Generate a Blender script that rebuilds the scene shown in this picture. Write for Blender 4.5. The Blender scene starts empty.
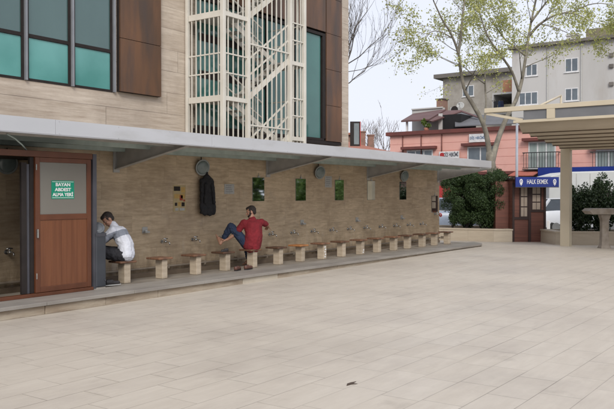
import bpy, bmesh, math, random
import numpy as np
from mathutils import Vector, Matrix, Euler
R = math.radians
rnd = random.Random(7)
SC = bpy.context.scene
COL = SC.collection
V = Vector

# ------------------------------------------------------------------ camera
YAW, PITCH, FPX, CAMZ = R(35.5), R(-0.7162), 760.0, 1.6
cam_d = bpy.data.cameras.new('camera'); cam = bpy.data.objects.new('camera', cam_d); COL.objects.link(cam)
cam_d.sensor_width = 36; cam_d.lens = 36 * FPX / 614; cam_d.clip_end = 3000; cam_d.clip_start = 0.05
fwd = V((math.cos(YAW) * math.cos(PITCH), math.sin(YAW) * math.cos(PITCH), math.sin(PITCH)))
cam.location = (0, 0, CAMZ); cam.rotation_euler = fwd.to_track_quat('-Z', 'Y').to_euler()
SC.camera = cam
rt = V((math.sin(YAW), -math.cos(YAW), 0)); up = rt.cross(fwd)
def P(px, py, X=None, Y=None, Z=None, D=None):
    """point of the place that a photo pixel shows, on the given plane"""
    d = fwd + rt * ((px - 307) / FPX) - up * ((py - 204.5) / FPX)
    if X is not None: t = X / d.x
    elif Y is not None: t = Y / d.y
    elif Z is not None: t = (Z - CAMZ) / d.z
    else: t = D
    return V((d.x * t, d.y * t, CAMZ + d.z * t))

# ------------------------------------------------------------------ materials
MATS = {}
def mat(name, col, rough=0.7, col2=None, scale=4.0, amt=1.0, stretch=(1, 1, 1), bump=0.0, bscale=None, metal=0.0,
        spec=0.5, stain=None, stain_scale=1.2, stain_lo=0.5, rnd_amt=0.0, space='Object', detail=6, trans=0.0, sub=0.0):
    if name in MATS: return MATS[name]
    m = bpy.data.materials.new(name); m.use_nodes = True; nt = m.node_tree; n = nt.nodes; L = nt.links
    b = n['Principled BSDF']
    b.inputs['Roughness'].default_value = rough; b.inputs['Metallic'].default_value = metal
    b.inputs['Specular IOR Level'].default_value = spec
    if trans: b.inputs['Transmission Weight'].default_value = trans
    tc = n.new('ShaderNodeTexCoord'); mp = n.new('ShaderNodeMapping'); mp.inputs['Scale'].default_value = stretch
    if space == 'World':
        g = n.new('ShaderNodeNewGeometry'); L.new(g.outputs['Position'], mp.inputs['Vector'])
    else: L.new(tc.outputs[space], mp.inputs['Vector'])
    nz = n.new('ShaderNodeTexNoise'); nz.inputs['Scale'].default_value = scale; nz.inputs['Detail'].default_value = detail
    L.new(mp.outputs['Vector'], nz.inputs['Vector'])
    if col2 is None: col2 = tuple(c * 0.78 for c in col)
    mx = n.new('ShaderNodeMix'); mx.data_type = 'RGBA'
    mr = n.new('ShaderNodeMapRange'); mr.inputs['From Min'].default_value = 0.32; mr.inputs['From Max'].default_value = 0.68
    mr.inputs['To Max'].default_value = amt
    L.new(nz.outputs['Fac'], mr.inputs['Value']); L.new(mr.outputs['Result'], mx.inputs['Factor'])
    mx.inputs['A'].default_value = (*col, 1); mx.inputs['B'].default_value = (*col2, 1)
    out = mx.outputs['Result']
    if stain is not None:
        n2 = n.new('ShaderNodeTexNoise'); n2.inputs['Scale'].default_value = stain_scale; n2.inputs['Detail'].default_value = 8
        n2.inputs['Roughness'].default_value = 0.65
        L.new(mp.outputs['Vector'], n2.inputs['Vector'])
        r2 = n.new('ShaderNodeMapRange'); r2.inputs['From Min'].default_value = stain_lo; r2.inputs['From Max'].default_value = stain_lo + 0.2
        r2.inputs['To Max'].default_value = 0.75
        L.new(n2.outputs['Fac'], r2.inputs['Value'])
        m2 = n.new('ShaderNodeMix'); m2.data_type = 'RGBA'; L.new(r2.outputs['Result'], m2.inputs['Factor'])
        L.new(out, m2.inputs['A']); m2.inputs['B'].default_value = (*stain, 1); out = m2.outputs['Result']
    if rnd_amt:
        oi = n.new('ShaderNodeObjectInfo'); hs = n.new('ShaderNodeHueSaturation')
        r3 = n.new('ShaderNodeMapRange'); r3.inputs['To Min'].default_value = 1 - rnd_amt; r3.inputs['To Max'].default_value = 1 + rnd_amt
        L.new(oi.outputs['Random'], r3.inputs['Value']); L.new(r3.outputs['Result'], hs.inputs['Value'])
        L.new(out, hs.inputs['Color']); out = hs.outputs['Color']
    L.new(out, b.inputs['Base Color'])
    if bump:
        nb = n.new('ShaderNodeTexNoise'); nb.inputs['Scale'].default_value = bscale or scale * 4; nb.inputs['Detail'].default_value = 6
        L.new(mp.outputs['Vector'], nb.inputs['Vector'])
        bp = n.new('ShaderNodeBump'); bp.inputs['Strength'].default_value = bump; bp.inputs['Distance'].default_value = 0.02
        L.new(nb.outputs['Fac'], bp.inputs['Height']); L.new(bp.outputs['Normal'], b.inputs['Normal'])
    MATS[name] = m; return m

def slab_mat(name, ca, cb, cj, su, sv, axes, joint=0.004, rough=0.6, streak=(1, 1, 1), rand_rows=True, var=0.25, dirt=None,
             dirt_lo=0.55, bump=0.15, jfac=0.8, fig=9.0, vein=None, wear=False, splash=False):
    """stone slabs su x sv metres laid in courses; axes = world axes (u, v) the courses run along"""
    m = bpy.data.materials.new(name); m.use_nodes = True; nt = m.node_tree; n = nt.nodes; L = nt.links
    b = n['Principled BSDF']; b.inputs['Roughness'].default_value = rough
    g = n.new('ShaderNodeNewGeometry'); sx = n.new('ShaderNodeSeparateXYZ'); L.new(g.outputs['Position'], sx.inputs[0])
    def M(op, a, c=None, d=None):
        q = n.new('ShaderNodeMath'); q.operation = op
        for i, v in enumerate((a, c, d)):
            if v is None: continue
            if isinstance(v, (int, float)): q.inputs[i].default_value = v
            else: L.new(v, q.inputs[i])
        return q.outputs[0]
    u, v = sx.outputs[axes[0]], sx.outputs[axes[1]]
    vv = M('DIVIDE', v, sv); row = M('FLOOR', vv)
    wn = n.new('ShaderNodeTexWhiteNoise'); wn.noise_dimensions = '1D'; L.new(row, wn.inputs['W'])
    off = wn.outputs['Value'] if rand_rows else M('MULTIPLY', M('MODULO', row, 2.0), 0.5 if rand_rows is None else 0.0)
    uu = M('ADD', M('DIVIDE', u, su), off); colm = M('FLOOR', uu)
    fu = M('MULTIPLY', M('ABSOLUTE', M('SUBTRACT', M('FRACT', uu), 0.5)), 2.0)
    fv = M('MULTIPLY', M('ABSOLUTE', M('SUBTRACT', M('FRACT', vv), 0.5)), 2.0)
    ju = M('GREATER_THAN', fu, 1 - 2 * joint / su); jv = M('GREATER_THAN', fv, 1 - 2 * joint / sv)
    jt = M('MAXIMUM', ju, jv)
    cb3 = n.new('ShaderNodeCombineXYZ'); L.new(colm, cb3.inputs[0]); L.new(row, cb3.inputs[1])
    w2 = n.new('ShaderNodeTexWhiteNoise'); w2.noise_dimensions = '3D'; L.new(cb3.outputs[0], w2.inputs['Vector'])
    mp = n.new('ShaderNodeMapping'); mp.inputs['Scale'].default_value = streak; L.new(g.outputs['Position'], mp.inputs['Vector'])
    ad = n.new('ShaderNodeVectorMath'); ad.operation = 'MULTIPLY_ADD'; L.new(w2.outputs['Color'], ad.inputs[0])
    ad.inputs[1].default_value = (7, 7, 7); L.new(mp.outputs['Vector'], ad.inputs[2])
    nz = n.new('ShaderNodeTexNoise'); nz.inputs['Scale'].default_value = fig; nz.inputs['Detail'].default_value = 8
    nz.inputs['Roughness'].default_value = 0.65
    L.new(ad.outputs[0], nz.inputs['Vector'])
    f = M('ADD', M('MULTIPLY', nz.outputs['Fac'], 1.5), M('MULTIPLY', w2.outputs['Value'], var * 2))
    f = M('SUBTRACT', f, 0.25 + var)
    if vein:
        mv = n.new('ShaderNodeMapping'); mv.inputs['Scale'].default_value = vein[1]; L.new(g.outputs['Position'], mv.inputs['Vector'])
        av = n.new('ShaderNodeVectorMath'); av.operation = 'MULTIPLY_ADD'; L.new(w2.outputs['Color'], av.inputs[0]); av.inputs[1].default_value = (9, 9, 9); L.new(mv.outputs['Vector'], av.inputs[2])
        nv = n.new('ShaderNodeTexNoise'); nv.inputs['Scale'].default_value = 1.0; nv.inputs['Detail'].default_value = 10; nv.inputs['Roughness'].default_value = 0.75
        L.new(av.outputs[0], nv.inputs['Vector']); f = M('ADD', f, M('MULTIPLY', M('SUBTRACT', nv.outputs['Fac'], 0.5), vein[0]))
    mx = n.new('ShaderNodeMix'); mx.data_type = 'RGBA'; L.new(f, mx.inputs['Factor'])
    mx.inputs['A'].default_value = (*ca, 1); mx.inputs['B'].default_value = (*cb, 1); out = mx.outputs['Result']
    if dirt:
        n2 = n.new('ShaderNodeTexNoise'); n2.inputs['Scale'].default_value = 0.55; n2.inputs['Detail'].default_value = 9
        n2.inputs['Roughness'].default_value = 0.7
        L.new(g.outputs['Position'], n2.inputs['Vector'])
        r2 = n.new('ShaderNodeMapRange'); r2.inputs['From Min'].default_value = dirt_lo - 0.1; r2.inputs['From Max'].default_value = dirt_lo + 0.15
        r2.inputs['To Max'].default_value = 0.6
        L.new(n2.outputs['Fac'], r2.inputs['Value'])
        m2 = n.new('ShaderNodeMix'); m2.data_type = 'RGBA'; L.new(r2.outputs['Result'], m2.inputs['Factor'])
        L.new(out, m2.inputs['A']); m2.inputs['B'].default_value = (*dirt, 1); out = m2.outputs['Result']
    if wear:   # trodden dirt, drips and dark specks
        for sc_, lo_, hi_, am_, colr in ((0.33, 0.50, 0.72, 0.35, (0.30, 0.26, 0.22)), (2.3, 0.60, 0.72, 0.32, (0.28, 0.24, 0.20)), (16.0, 0.70, 0.76, 0.5, (0.18, 0.15, 0.13))):
            q_ = n.new('ShaderNodeTexNoise'); q_.inputs['Scale'].default_value = sc_; q_.inputs['Detail'].default_value = 7; q_.inputs['Roughness'].default_value = 0.62; L.new(g.outputs['Position'], q_.inputs['Vector'])
            r_ = n.new('ShaderNodeMapRange'); r_.inputs['From Min'].default_value = lo_; r_.inputs['From Max'].default_value = hi_; r_.inputs['To Max'].default_value = am_; L.new(q_.outputs['Fac'], r_.inputs['Value'])
            x_ = n.new('ShaderNodeMix'); x_.data_type = 'RGBA'; L.new(r_.outputs['Result'], x_.inputs['Factor']); L.new(out, x_.inputs['A']); x_.inputs['B'].default_value = (*colr, 1); out = x_.outputs['Result']
    if splash:   # damp streaks and limescale round the taps
        for st_, lo_, colr, am_, z0_, z1_ in (((1.6, 1, 0.5), 0.44, (0.15, 0.105, 0.065), 0.75, 0.75, 0.25), ((3.5, 1, 1.1), 0.55, (0.50, 0.46, 0.40), 0.45, 0.8, 0.45)):
            mq = n.new('ShaderNodeMapping'); mq.inputs['Scale'].default_value = st_; L.new(g.outputs['Position'], mq.inputs['Vector'])
            q_ = n.new('ShaderNodeTexNoise'); q_.inputs['Scale'].default_value = 1.7; q_.inputs['Detail'].default_value = 9; q_.inputs['Roughness'].default_value = 0.7; L.new(mq.outputs['Vector'], q_.inputs['Vector'])
            r_ = n.new('ShaderNodeMapRange'); r_.inputs['From Min'].default_value = lo_; r_.inputs['From Max'].default_value = lo_ + 0.15; r_.inputs['To Max'].default_value = am_; L.new(q_.outputs['Fac'], r_.inputs['Value'])
            zz = n.new('ShaderNodeMapRange'); zz.inputs['From Min'].default_value = z0_; zz.inputs['From Max'].default_value = z1_; L.new(sx.outputs[2], zz.inputs['Value'])
            x_ = n.new('ShaderNodeMix'); x_.data_type = 'RGBA'; L.new(M('MULTIPLY', r_.outputs['Result'], zz.outputs['Result']), x_.inputs['Factor']); L.new(out, x_.inputs['A']); x_.inputs['B'].default_value = (*colr, 1); out = x_.outputs['Result']
    mj = n.new('ShaderNodeMix'); mj.data_type = 'RGBA'
    # joints are uneven: partly filled
    n3 = n.new('ShaderNodeTexNoise'); n3.inputs['Scale'].default_value = 1.1; L.new(g.outputs['Position'], n3.inputs['Vector'])
    jm = M('MULTIPLY', jt, M('MULTIPLY', M('SUBTRACT', n3.outputs['Fac'], 0.12), jfac * 1.6))
    L.new(jm, mj.inputs['Factor']); L.new(out, mj.inputs['A']); mj.inputs['B'].default_value = (*cj, 1)
    L.new(mj.outputs['Result'], b.inputs['Base Color'])
    hgt = M('SUBTRACT', M('MULTIPLY', nz.outputs['Fac'], 0.3), jt)
    bp = n.new('ShaderNodeBump'); bp.inputs['Strength'].default_value = bump; bp.inputs['Distance'].default_value = 0.01
    L.new(hgt, bp.inputs['Height']); L.new(bp.outputs['Normal'], b.inputs['Normal'])
    rr = M('ADD', M('MULTIPLY', w2.outputs['Value'], 0.12), rough - 0.06); L.new(rr, b.inputs['Roughness'])
    MATS[name] = m; return m

def leaf_mat(name, c1, c2, rough=0.55):
    m = bpy.data.materials.new(name); m.use_nodes = True; nt = m.node_tree; n = nt.nodes; L = nt.links
    b = n['Principled BSDF']; b.inputs['Roughness'].default_value = rough
    g = n.new('ShaderNodeNewGeometry'); mx = n.new('ShaderNodeMix'); mx.data_type = 'RGBA'
    L.new(g.outputs['Random Per Island'], mx.inputs['Factor']); mx.inputs['A'].default_value = (*c1, 1); mx.inputs['B'].default_value = (*c2, 1)
    L.new(mx.outputs['Result'], b.inputs['Base Color'])
    tr = n.new('ShaderNodeBsdfTranslucent'); L.new(mx.outputs['Result'], tr.inputs['Color'])
    ms = n.new('ShaderNodeMixShader'); ms.inputs[0].default_value = 0.3
    L.new(b.outputs[0], ms.inputs[1]); L.new(tr.outputs[0], ms.inputs[2]); L.new(ms.outputs[0], n['Material Output'].inputs[0])
    MATS[name] = m; return m

# ------------------------------------------------------------------ mesh builder
class MB:
    def __init__(s): s.v = []; s.f = []; s.m = []; s.smooth = []
    def add(s, vs, fs, mi=0, sm=False):
        o = len(s.v); s.v += [V(p) for p in vs]; s.f += [tuple(i + o for i in f) for f in fs]
        s.m += [mi] * len(fs); s.smooth += [sm] * len(fs); return s
    def box(s, x0, y0, z0, x1, y1, z1, mi=0):
        x0, x1 = min(x0, x1), max(x0, x1); y0, y1 = min(y0, y1), max(y0, y1); z0, z1 = min(z0, z1), max(z0, z1)
        vs = [(x0, y0, z0), (x1, y0, z0), (x1, y1, z0), (x0, y1, z0), (x0, y0, z1), (x1, y0, z1), (x1, y1, z1), (x0, y1, z1)]
        return s.add(vs, [(3, 2, 1, 0), (4, 5, 6, 7), (0, 1, 5, 4), (1, 2, 6, 5), (2, 3, 7, 6), (3, 0, 4, 7)], mi)
    def fbox(s, o, u, w, h, u0, u1, w0, w1, h0, h1, mi=0):
        """box in a frame: origin o, unit vectors u, w, h"""
        c = [(a, b_, c_) for c_ in (h0, h1) for a, b_ in ((u0, w0), (u1, w0), (u1, w1), (u0, w1))]
        vs = [o + u * a + w * b_ + h * c_ for a, b_, c_ in c]
        fs = [(3, 2, 1, 0), (4, 5, 6, 7), (0, 1, 5, 4), (1, 2, 6, 5), (2, 3, 7, 6), (3, 0, 4, 7)]
        if u.cross(w).dot(h) < 0: fs = [tuple(reversed(f)) for f in fs]
        return s.add(vs, fs, mi)
    def beam(s, a, b, w, h, mi=0, upv=V((0, 0, 1))):
        a, b = V(a), V(b); d = (b - a); ln = d.length; d.normalize()
        sd = d.cross(upv)
        if sd.length < 1e-4: sd = d.cross(V((1, 0, 0)))
        sd.normalize(); u2 = sd.cross(d)
        return s.fbox(a, d, sd, u2, 0, ln, -w / 2, w / 2, -h / 2, h / 2, mi)
    def cyl(s, a, b, r0, r1=None, n=12, mi=0, caps=True, sm=True):
        a, b = V(a), V(b); r1 = r0 if r1 is None else r1; d = (b - a).normalized()
        q = d.orthogonal().normalized(); w = d.cross(q); vs = []
        for c, r in ((a, r0), (b, r1)):
            for i in range(n):
                t = 2 * math.pi * i / n; vs.append(c + (q * math.cos(t) + w * math.sin(t)) * r)
        fs = [(i, (i + 1) % n, n + (i + 1) % n, n + i) for i in range(n)]
        s.add(vs, fs, mi, sm)
        if caps:
            o = len(s.v) - 2 * n
            s.f += [tuple(o + i for i in reversed(range(n))), tuple(o + n + i for i in range(n))]; s.m += [mi] * 2; s.smooth += [False] * 2
        return s
    def tube(s, pts, rs, n=8, mi=0):
        pts = [V(p) for p in pts]; vs = []; fs = []
        if isinstance(rs, (int, float)): rs = [rs] * len(pts)
        q = None
        for k, p in enumerate(pts):
            d = (pts[min(k + 1, len(pts) - 1)] - pts[max(k - 1, 0)]).normalized()
            if q is None: q = d.orthogonal().normalized()
            q = (q - d * q.dot(d)).normalized(); w = d.cross(q)
            for i in range(n):
                t = 2 * math.pi * i / n; vs.append(p + (q * math.cos(t) + w * math.sin(t)) * rs[k])
            if k:
                o = (k - 1) * n
                fs += [(o + i, o + (i + 1) % n, o + n + (i + 1) % n, o + n + i) for i in range(n)]
        fs.append(tuple(reversed(range(n)))); o = (len(pts) - 1) * n; fs.append(tuple(o + i for i in range(n)))
        return s.add(vs, fs, mi, True)
    def ell(s, c, r, mi=0, nu=16, nv=10, rot=None):
        c = V(c); r = (r, r, r) if isinstance(r, (int, float)) else r; vs = []; fs = []
        for j in range(nv + 1):
            ph = math.pi * j / nv
            for i in range(nu):
                th = 2 * math.pi * i / nu
                p = V((r[0] * math.sin(ph) * math.cos(th), r[1] * math.sin(ph) * math.sin(th), r[2] * math.cos(ph)))
                vs.append(c + (rot @ p if rot is not None else p))
        for j in range(nv):
            for i in range(nu):
                fs.append((j * nu + i, (j + 1) * nu + i, (j + 1) * nu + (i + 1) % nu, j * nu + (i + 1) % nu))
        return s.add(vs, fs, mi, True)
    def prism(s, pts, z0, z1, mi=0):
        """plan polygon (counter-clockwise) between two heights"""
        n = len(pts); z1s = z1 if isinstance(z1, (list, tuple)) else [z1] * n
        vs = [(p[0], p[1], z0) for p in pts] + [(p[0], p[1], z) for p, z in zip(pts, z1s)]
        fs = [tuple(reversed(range(n))), tuple(range(n, 2 * n))] + [(i, (i + 1) % n, n + (i + 1) % n, n + i) for i in range(n)]
        return s.add(vs, fs, mi)
    def slab(s, pts, t, mi=0):
        """polygon in space thickened by vector t"""
        n = len(pts); pts = [V(p) for p in pts]; t = V(t)
        vs = pts + [p + t for p in pts]
        fs = [tuple(reversed(range(n))), tuple(range(n, 2 * n))] + [(i, (i + 1) % n, n + (i + 1) % n, n + i) for i in range(n)]
        return s.add(vs, fs, mi)
BASE = {}
def build(name, mb, mats, parent=None, base=(0, 0, 0), bevel=0.0, fixn=True, seg=2):
    b = BASE[parent.name] if parent is not None else V(base)
    me = bpy.data.meshes.new(name)
    me.from_pydata([tuple(p - b) for p in mb.v], [], mb.f)
    if not isinstance(mats, (list, tuple)): mats = [mats]
    for m in mats: me.materials.append(m)
    me.polygons.foreach_set('material_index', mb.m); me.polygons.foreach_set('use_smooth', mb.smooth)
    if fixn:
        bm = bmesh.new(); bm.from_mesh(me); bmesh.ops.recalc_face_normals(bm, faces=bm.faces); bm.to_mesh(me); bm.free()
    me.update()
    o = bpy.data.objects.new(name, me); COL.objects.link(o)
    if parent is not None: o.parent = parent
    else: o.location = b
    BASE[o.name] = b
    if bevel:
        md = o.modifiers.new('bevel', 'BEVEL'); md.width = bevel; md.segments = seg; md.limit_method = 'ANGLE'; md.angle_limit = R(40)
    return o
def mesh_obj(name, me, mats, parent=None, base=(0, 0, 0)):
    if not isinstance(mats, (list, tuple)): mats = [mats]
    me.materials.clear()
    for m in mats: me.materials.append(m)
    me.name = name
    b = BASE[parent.name] if parent is not None else V(base)
    me.transform(Matrix.Translation(-b))
    o = bpy.data.objects.new(name, me); COL.objects.link(o)
    if parent is not None: o.parent = parent
    else: o.location = b
    BASE[o.name] = b; return o
def tag(o, label=None, cat=None, group=None, kind=None):
    if label: o['label'] = label
    if cat: o['category'] = cat
    if group: o['group'] = group
    if kind: o['kind'] = kind
    return o
def thing(name, base, label, cat, group=None):
    o = bpy.data.objects.new(name, None); COL.objects.link(o); o.location = base; BASE[o.name] = V(base)
    o.empty_display_size = 0.1
    return tag(o, label, cat, group)
def copy_tree(o, loc=None, label=None, rz=0.0, parent=None, scale=None):
    kids = list(o.children)
    c = o.copy(); COL.objects.link(c)
    if parent is not None: c.parent = parent
    if loc is not None: c.location = loc
    if rz: c.rotation_euler = (0, 0, rz)
    if scale: c.scale = scale
    if label: c['label'] = label
    for k in kids: copy_tree(k, parent=c)
    return c

def text_mesh(txt, size, origin, u, h, nrm, mb, mi, align='CENTER', depth=0.004, bold=0.0, sx=1.0):
    """flat raised lettering added to a mesh builder: origin = centre, u = reading direction, h = up"""
    cu = bpy.data.curves.new('t', 'FONT'); cu.body = txt; cu.size = size; cu.align_x = align; cu.align_y = 'CENTER'
    cu.extrude = depth / 2; cu.offset = bold; cu.resolution_u = 3
    ob = bpy.data.objects.new('t', cu); COL.objects.link(ob)
    dg = bpy.context.evaluated_depsgraph_get(); me = bpy.data.meshes.new_from_object(ob.evaluated_get(dg))
    vs = [origin + u * (v.co.x * sx) + h * v.co.y + nrm * v.co.z for v in me.vertices]
    mb.add(vs, [tuple(p.vertices) for p in me.polygons], mi)
    bpy.data.objects.remove(ob); bpy.data.curves.remove(cu); bpy.data.meshes.remove(me)

def leaves(name, pos, size, mats, parent=None, base=(0, 0, 0), seed=1, aspect=0.55, updir=None, szvar=0.4, quad=True):
    """many leaf-sized faces at the given positions (numpy n x 3)"""
    g = np.random.default_rng(seed); n = len(pos); b = np.array(BASE[parent.name] if parent is not None else base)
    a = g.normal(size=(n, 3)); a /= np.linalg.norm(a, axis=1)[:, None]
    if updir is not None:
        a = a * 0.8 + np.array(updir); a /= np.linalg.norm(a, axis=1)[:, None]
    c = g.normal(size=(n, 3)); c -= (c * a).sum(1)[:, None] * a; c /= np.linalg.norm(c, axis=1)[:, None]
    s = size * (1 + szvar * (g.random(n) * 2 - 1))[:, None]
    w = c * s * aspect * 0.5; l = a * s * 0.5
    nrm = np.cross(a, c) * s * 0.12
    p = pos - b
    vs = np.stack([p - l, p + w + nrm, p + l, p - w + nrm], 1).reshape(-1, 3)
    me = bpy.data.meshes.new(name); me.vertices.add(4 * n); me.vertices.foreach_set('co', vs.astype(np.float32).ravel())
    me.loops.add(4 * n); me.loops.foreach_set('vertex_index', np.arange(4 * n, dtype=np.int32))
    me.polygons.add(n); me.polygons.foreach_set('loop_start', np.arange(0, 4 * n, 4, dtype=np.int32))
    me.update(calc_edges=True)
    me.materials.append(mats)
    o = bpy.data.objects.new(name, me); COL.objects.link(o)
    if parent is not None: o.parent = parent
    else: o.location = V(base)
    BASE[o.name] = V(tuple(b)); return o

def cap(mb, a, b, r0, r1, n=14):
    a, b = V(a), V(b); mb.ell(a, r0, nu=n, nv=8); mb.ell(b, r1, nu=n, nv=8)
    if (b - a).length > 1e-4: mb.cyl(a, b, r0, r1, n=n)
def remesh(mb, voxel=0.008, smooth=4, wrinkle=0.0, wscale=0.08, fac=0.5):
    me = bpy.data.meshes.new('r'); me.from_pydata([tuple(p) for p in mb.v], [], mb.f)
    bm = bmesh.new(); bm.from_mesh(me); bmesh.ops.recalc_face_normals(bm, faces=bm.faces); bm.to_mesh(me); bm.free()
    o = bpy.data.objects.new('r', me); COL.objects.link(o)
    m = o.modifiers.new('v', 'REMESH'); m.mode = 'VOXEL'; m.voxel_size = voxel; m.use_smooth_shade = True
    s = o.modifiers.new('s', 'SMOOTH'); s.iterations = smooth; s.factor = fac
    if wrinkle:
        tx = bpy.data.textures.get('wr%g' % wscale) or bpy.data.textures.new('wr%g' % wscale, 'CLOUDS')
        tx.noise_scale = wscale; tx.noise_depth = 2
        d = o.modifiers.new('d', 'DISPLACE'); d.texture = tx; d.strength = wrinkle; d.mid_level = 0.5; d.texture_coords = 'GLOBAL'
    dg = bpy.context.evaluated_depsgraph_get(); out = bpy.data.meshes.new_from_object(o.evaluated_get(dg))
    for p in out.polygons: p.use_smooth = True
    bpy.data.objects.remove(o); bpy.data.meshes.remove(me); return out

# ------------------------------------------------------------------ light, sky, colour
w = bpy.data.worlds.new('World'); SC.world = w; w.use_nodes = True; nt = w.node_tree; bg = nt.nodes['Background']
SUN_EL, SUN_AZ = R(38), math.atan2(-0.62, -0.78)      # where the (veiled) sun stands
sky = nt.nodes.new('ShaderNodeTexSky'); sky.sky_type = 'NISHITA'; sky.sun_disc = False
sky.sun_elevation = SUN_EL; sky.sun_rotation = math.pi / 2 - SUN_AZ
sky.air_density = 1.5; sky.dust_density = 4
geo = nt.nodes.new('ShaderNodeTexCoord'); nz = nt.nodes.new('ShaderNodeTexNoise'); nz.inputs['Scale'].default_value = 1.6; nz.inputs['Detail'].default_value = 5
mp = nt.nodes.new('ShaderNodeMapping'); mp.inputs['Scale'].default_value = (1, 1, 3)
nt.links.new(geo.outputs['Generated'], mp.inputs[0]); nt.links.new(mp.outputs[0], nz.inputs['Vector'])
cl = nt.nodes.new('ShaderNodeMix'); cl.data_type = 'RGBA'; cl.clamp_result = False
cl.inputs['A'].default_value = (6.5, 6.8, 7.9, 1); cl.inputs['B'].default_value = (7.3, 7.5, 8.2, 1)
nt.links.new(nz.outputs['Fac'], cl.inputs['Factor'])
mx = nt.nodes.new('ShaderNodeMix'); mx.data_type = 'RGBA'; mx.inputs['Factor'].default_value = 0.9; mx.clamp_result = False
nt.links.new(sky.outputs[0], mx.inputs['A']); nt.links.new(cl.outputs['Result'], mx.inputs['B'])
nt.links.new(mx.outputs['Result'], bg.inputs['Color']); bg.inputs['Strength'].default_value = 0.1
sd = bpy.data.lights.new('sun', 'SUN'); sd.energy = 1.7; sd.angle = R(25); sd.color = (1, 0.96, 0.9)
so = bpy.data.objects.new('sun', sd); COL.objects.link(so)
sdir = V((math.cos(SUN_AZ) * math.cos(SUN_EL), math.sin(SUN_AZ) * math.cos(SUN_EL), math.sin(SUN_EL)))
so.rotation_euler = (-sdir).to_track_quat('-Z', 'Y').to_euler(); so.location = (0, -10, 30)
SC.view_settings.view_transform = 'Standard'; SC.view_settings.look = 'None'; SC.view_settings.exposure = 0.44
SC.view_settings.gamma = 1; SC.view_settings.use_curve_mapping = False
# ------------------------------------------------------------------ palette
PAVE = slab_mat('travertine paving', (0.56, 0.505, 0.428), (0.465, 0.412, 0.343), (0.11, 0.09, 0.07), 0.72, 0.338, (0, 1), joint=0.0035,
                rough=0.5, streak=(0.5, 2.0, 1), var=0.16, dirt=(0.37, 0.325, 0.28), dirt_lo=0.56, bump=0.1, jfac=0.85, fig=3.2, vein=(1.3, (2.2, 14, 1)), wear=True)
WALLM = slab_mat('travertine wall cladding', (0.64, 0.505, 0.345), (0.33, 0.245, 0.155), (0.10, 0.075, 0.05), 0.92, 0.305, (0, 2), joint=0.002,
                 rough=0.45, streak=(1.1, 1.1, 7), var=0.13, dirt=(0.22, 0.155, 0.095), dirt_lo=0.52, jfac=0.8, fig=2.4, vein=(1.6, (3.2, 3.2, 22)), wear=True, splash=True)
FACM = slab_mat('pale travertine facade', (0.66, 0.58, 0.485), (0.38, 0.305, 0.235), (0.12, 0.09, 0.07), 5.2, 0.50, (0, 2), joint=0.006,
                rough=0.6, streak=(0.35, 0.35, 7), vein=(1.9, (1.8, 1.8, 20)), var=0.12, dirt=(0.33, 0.27, 0.22), dirt_lo=0.55, jfac=0.9, fig=1.4)
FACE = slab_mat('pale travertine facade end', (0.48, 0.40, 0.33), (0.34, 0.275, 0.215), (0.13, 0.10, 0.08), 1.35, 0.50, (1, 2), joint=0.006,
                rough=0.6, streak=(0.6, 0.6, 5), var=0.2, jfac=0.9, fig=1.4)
PLANTM = slab_mat('beige planter stone', (0.56, 0.49, 0.385), (0.43, 0.36, 0.27), (0.16, 0.12, 0.09), 0.9, 0.44, (1, 2), joint=0.004,
                  rough=0.6, streak=(1, 1, 6), var=0.2, jfac=0.5, fig=2, rand_rows=False)
asphalt = mat('asphalt', (0.06, 0.06, 0.062), 0.85, (0.04, 0.04, 0.042), 3, bump=0.3, bscale=60)
soil = mat('soil', (0.10, 0.075, 0.05), 0.9, scale=8, bump=0.5)
earth = mat('far ground', (0.16, 0.15, 0.12), 0.95, (0.1, 0.11, 0.07), 0.05)
kerbst = mat('weathered kerb stone', (0.40, 0.345, 0.27), 0.75, (0.27, 0.21, 0.15), 3, stretch=(0.6, 1, 3), stain=(0.15, 0.11, 0.075), stain_scale=2.4, stain_lo=0.5, bump=0.4, bscale=14, space='World')
kerbnew = mat('pale new kerb stone', (0.50, 0.45, 0.37), 0.7, (0.44, 0.39, 0.31), 5, bump=0.1)
slabgr = mat('grey step slab', (0.32, 0.295, 0.262), 0.5, (0.22, 0.20, 0.178), 2.5, stretch=(0.5, 1, 1), stain=(0.29, 0.275, 0.25), stain_scale=2.2, stain_lo=0.55, space='World', bump=0.1)
platst = mat('worn platform stone', (0.30, 0.27, 0.23), 0.45, (0.21, 0.185, 0.155), 2.5, stain=(0.16, 0.135, 0.11), stain_scale=1.3, stain_lo=0.56, space='World', bump=0.12)
wetst = mat('wet gutter stone', (0.20, 0.155, 0.11), 0.3, (0.12, 0.09, 0.065), 3, space='World')
whitemetal = mat('pale fascia sheet', (0.52, 0.53, 0.555), 0.4, (0.45, 0.46, 0.48), 0.8, stretch=(0.35, 1, 1.2), spec=0.4, space='World', stain=(0.36, 0.355, 0.345), stain_scale=1.1, stain_lo=0.56)
steelgr = mat('painted grey steel', (0.42, 0.41, 0.385), 0.5, (0.33, 0.32, 0.30), 5, space='World')
steelgn = mat('greenish grey steel', (0.40, 0.48, 0.45), 0.5, (0.30, 0.37, 0.35), 5, space='World')
rooflin = mat('roof soffit board', (0.52, 0.45, 0.37), 0.7, (0.42, 0.36, 0.29), 3, stretch=(0.4, 3, 1), space='World')
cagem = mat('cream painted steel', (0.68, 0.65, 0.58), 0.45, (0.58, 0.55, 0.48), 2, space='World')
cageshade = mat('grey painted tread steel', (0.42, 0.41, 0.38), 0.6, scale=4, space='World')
redwood = mat('red brown wood laminate', (0.175, 0.064, 0.027), 0.35, (0.13, 0.045, 0.019), 3.5, stretch=(5, 5, 0.35), spec=0.5)
redwood2 = mat('dark red brown frame', (0.125, 0.042, 0.018), 0.4, (0.09, 0.03, 0.013), 4, stretch=(1, 1, 1))
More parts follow.
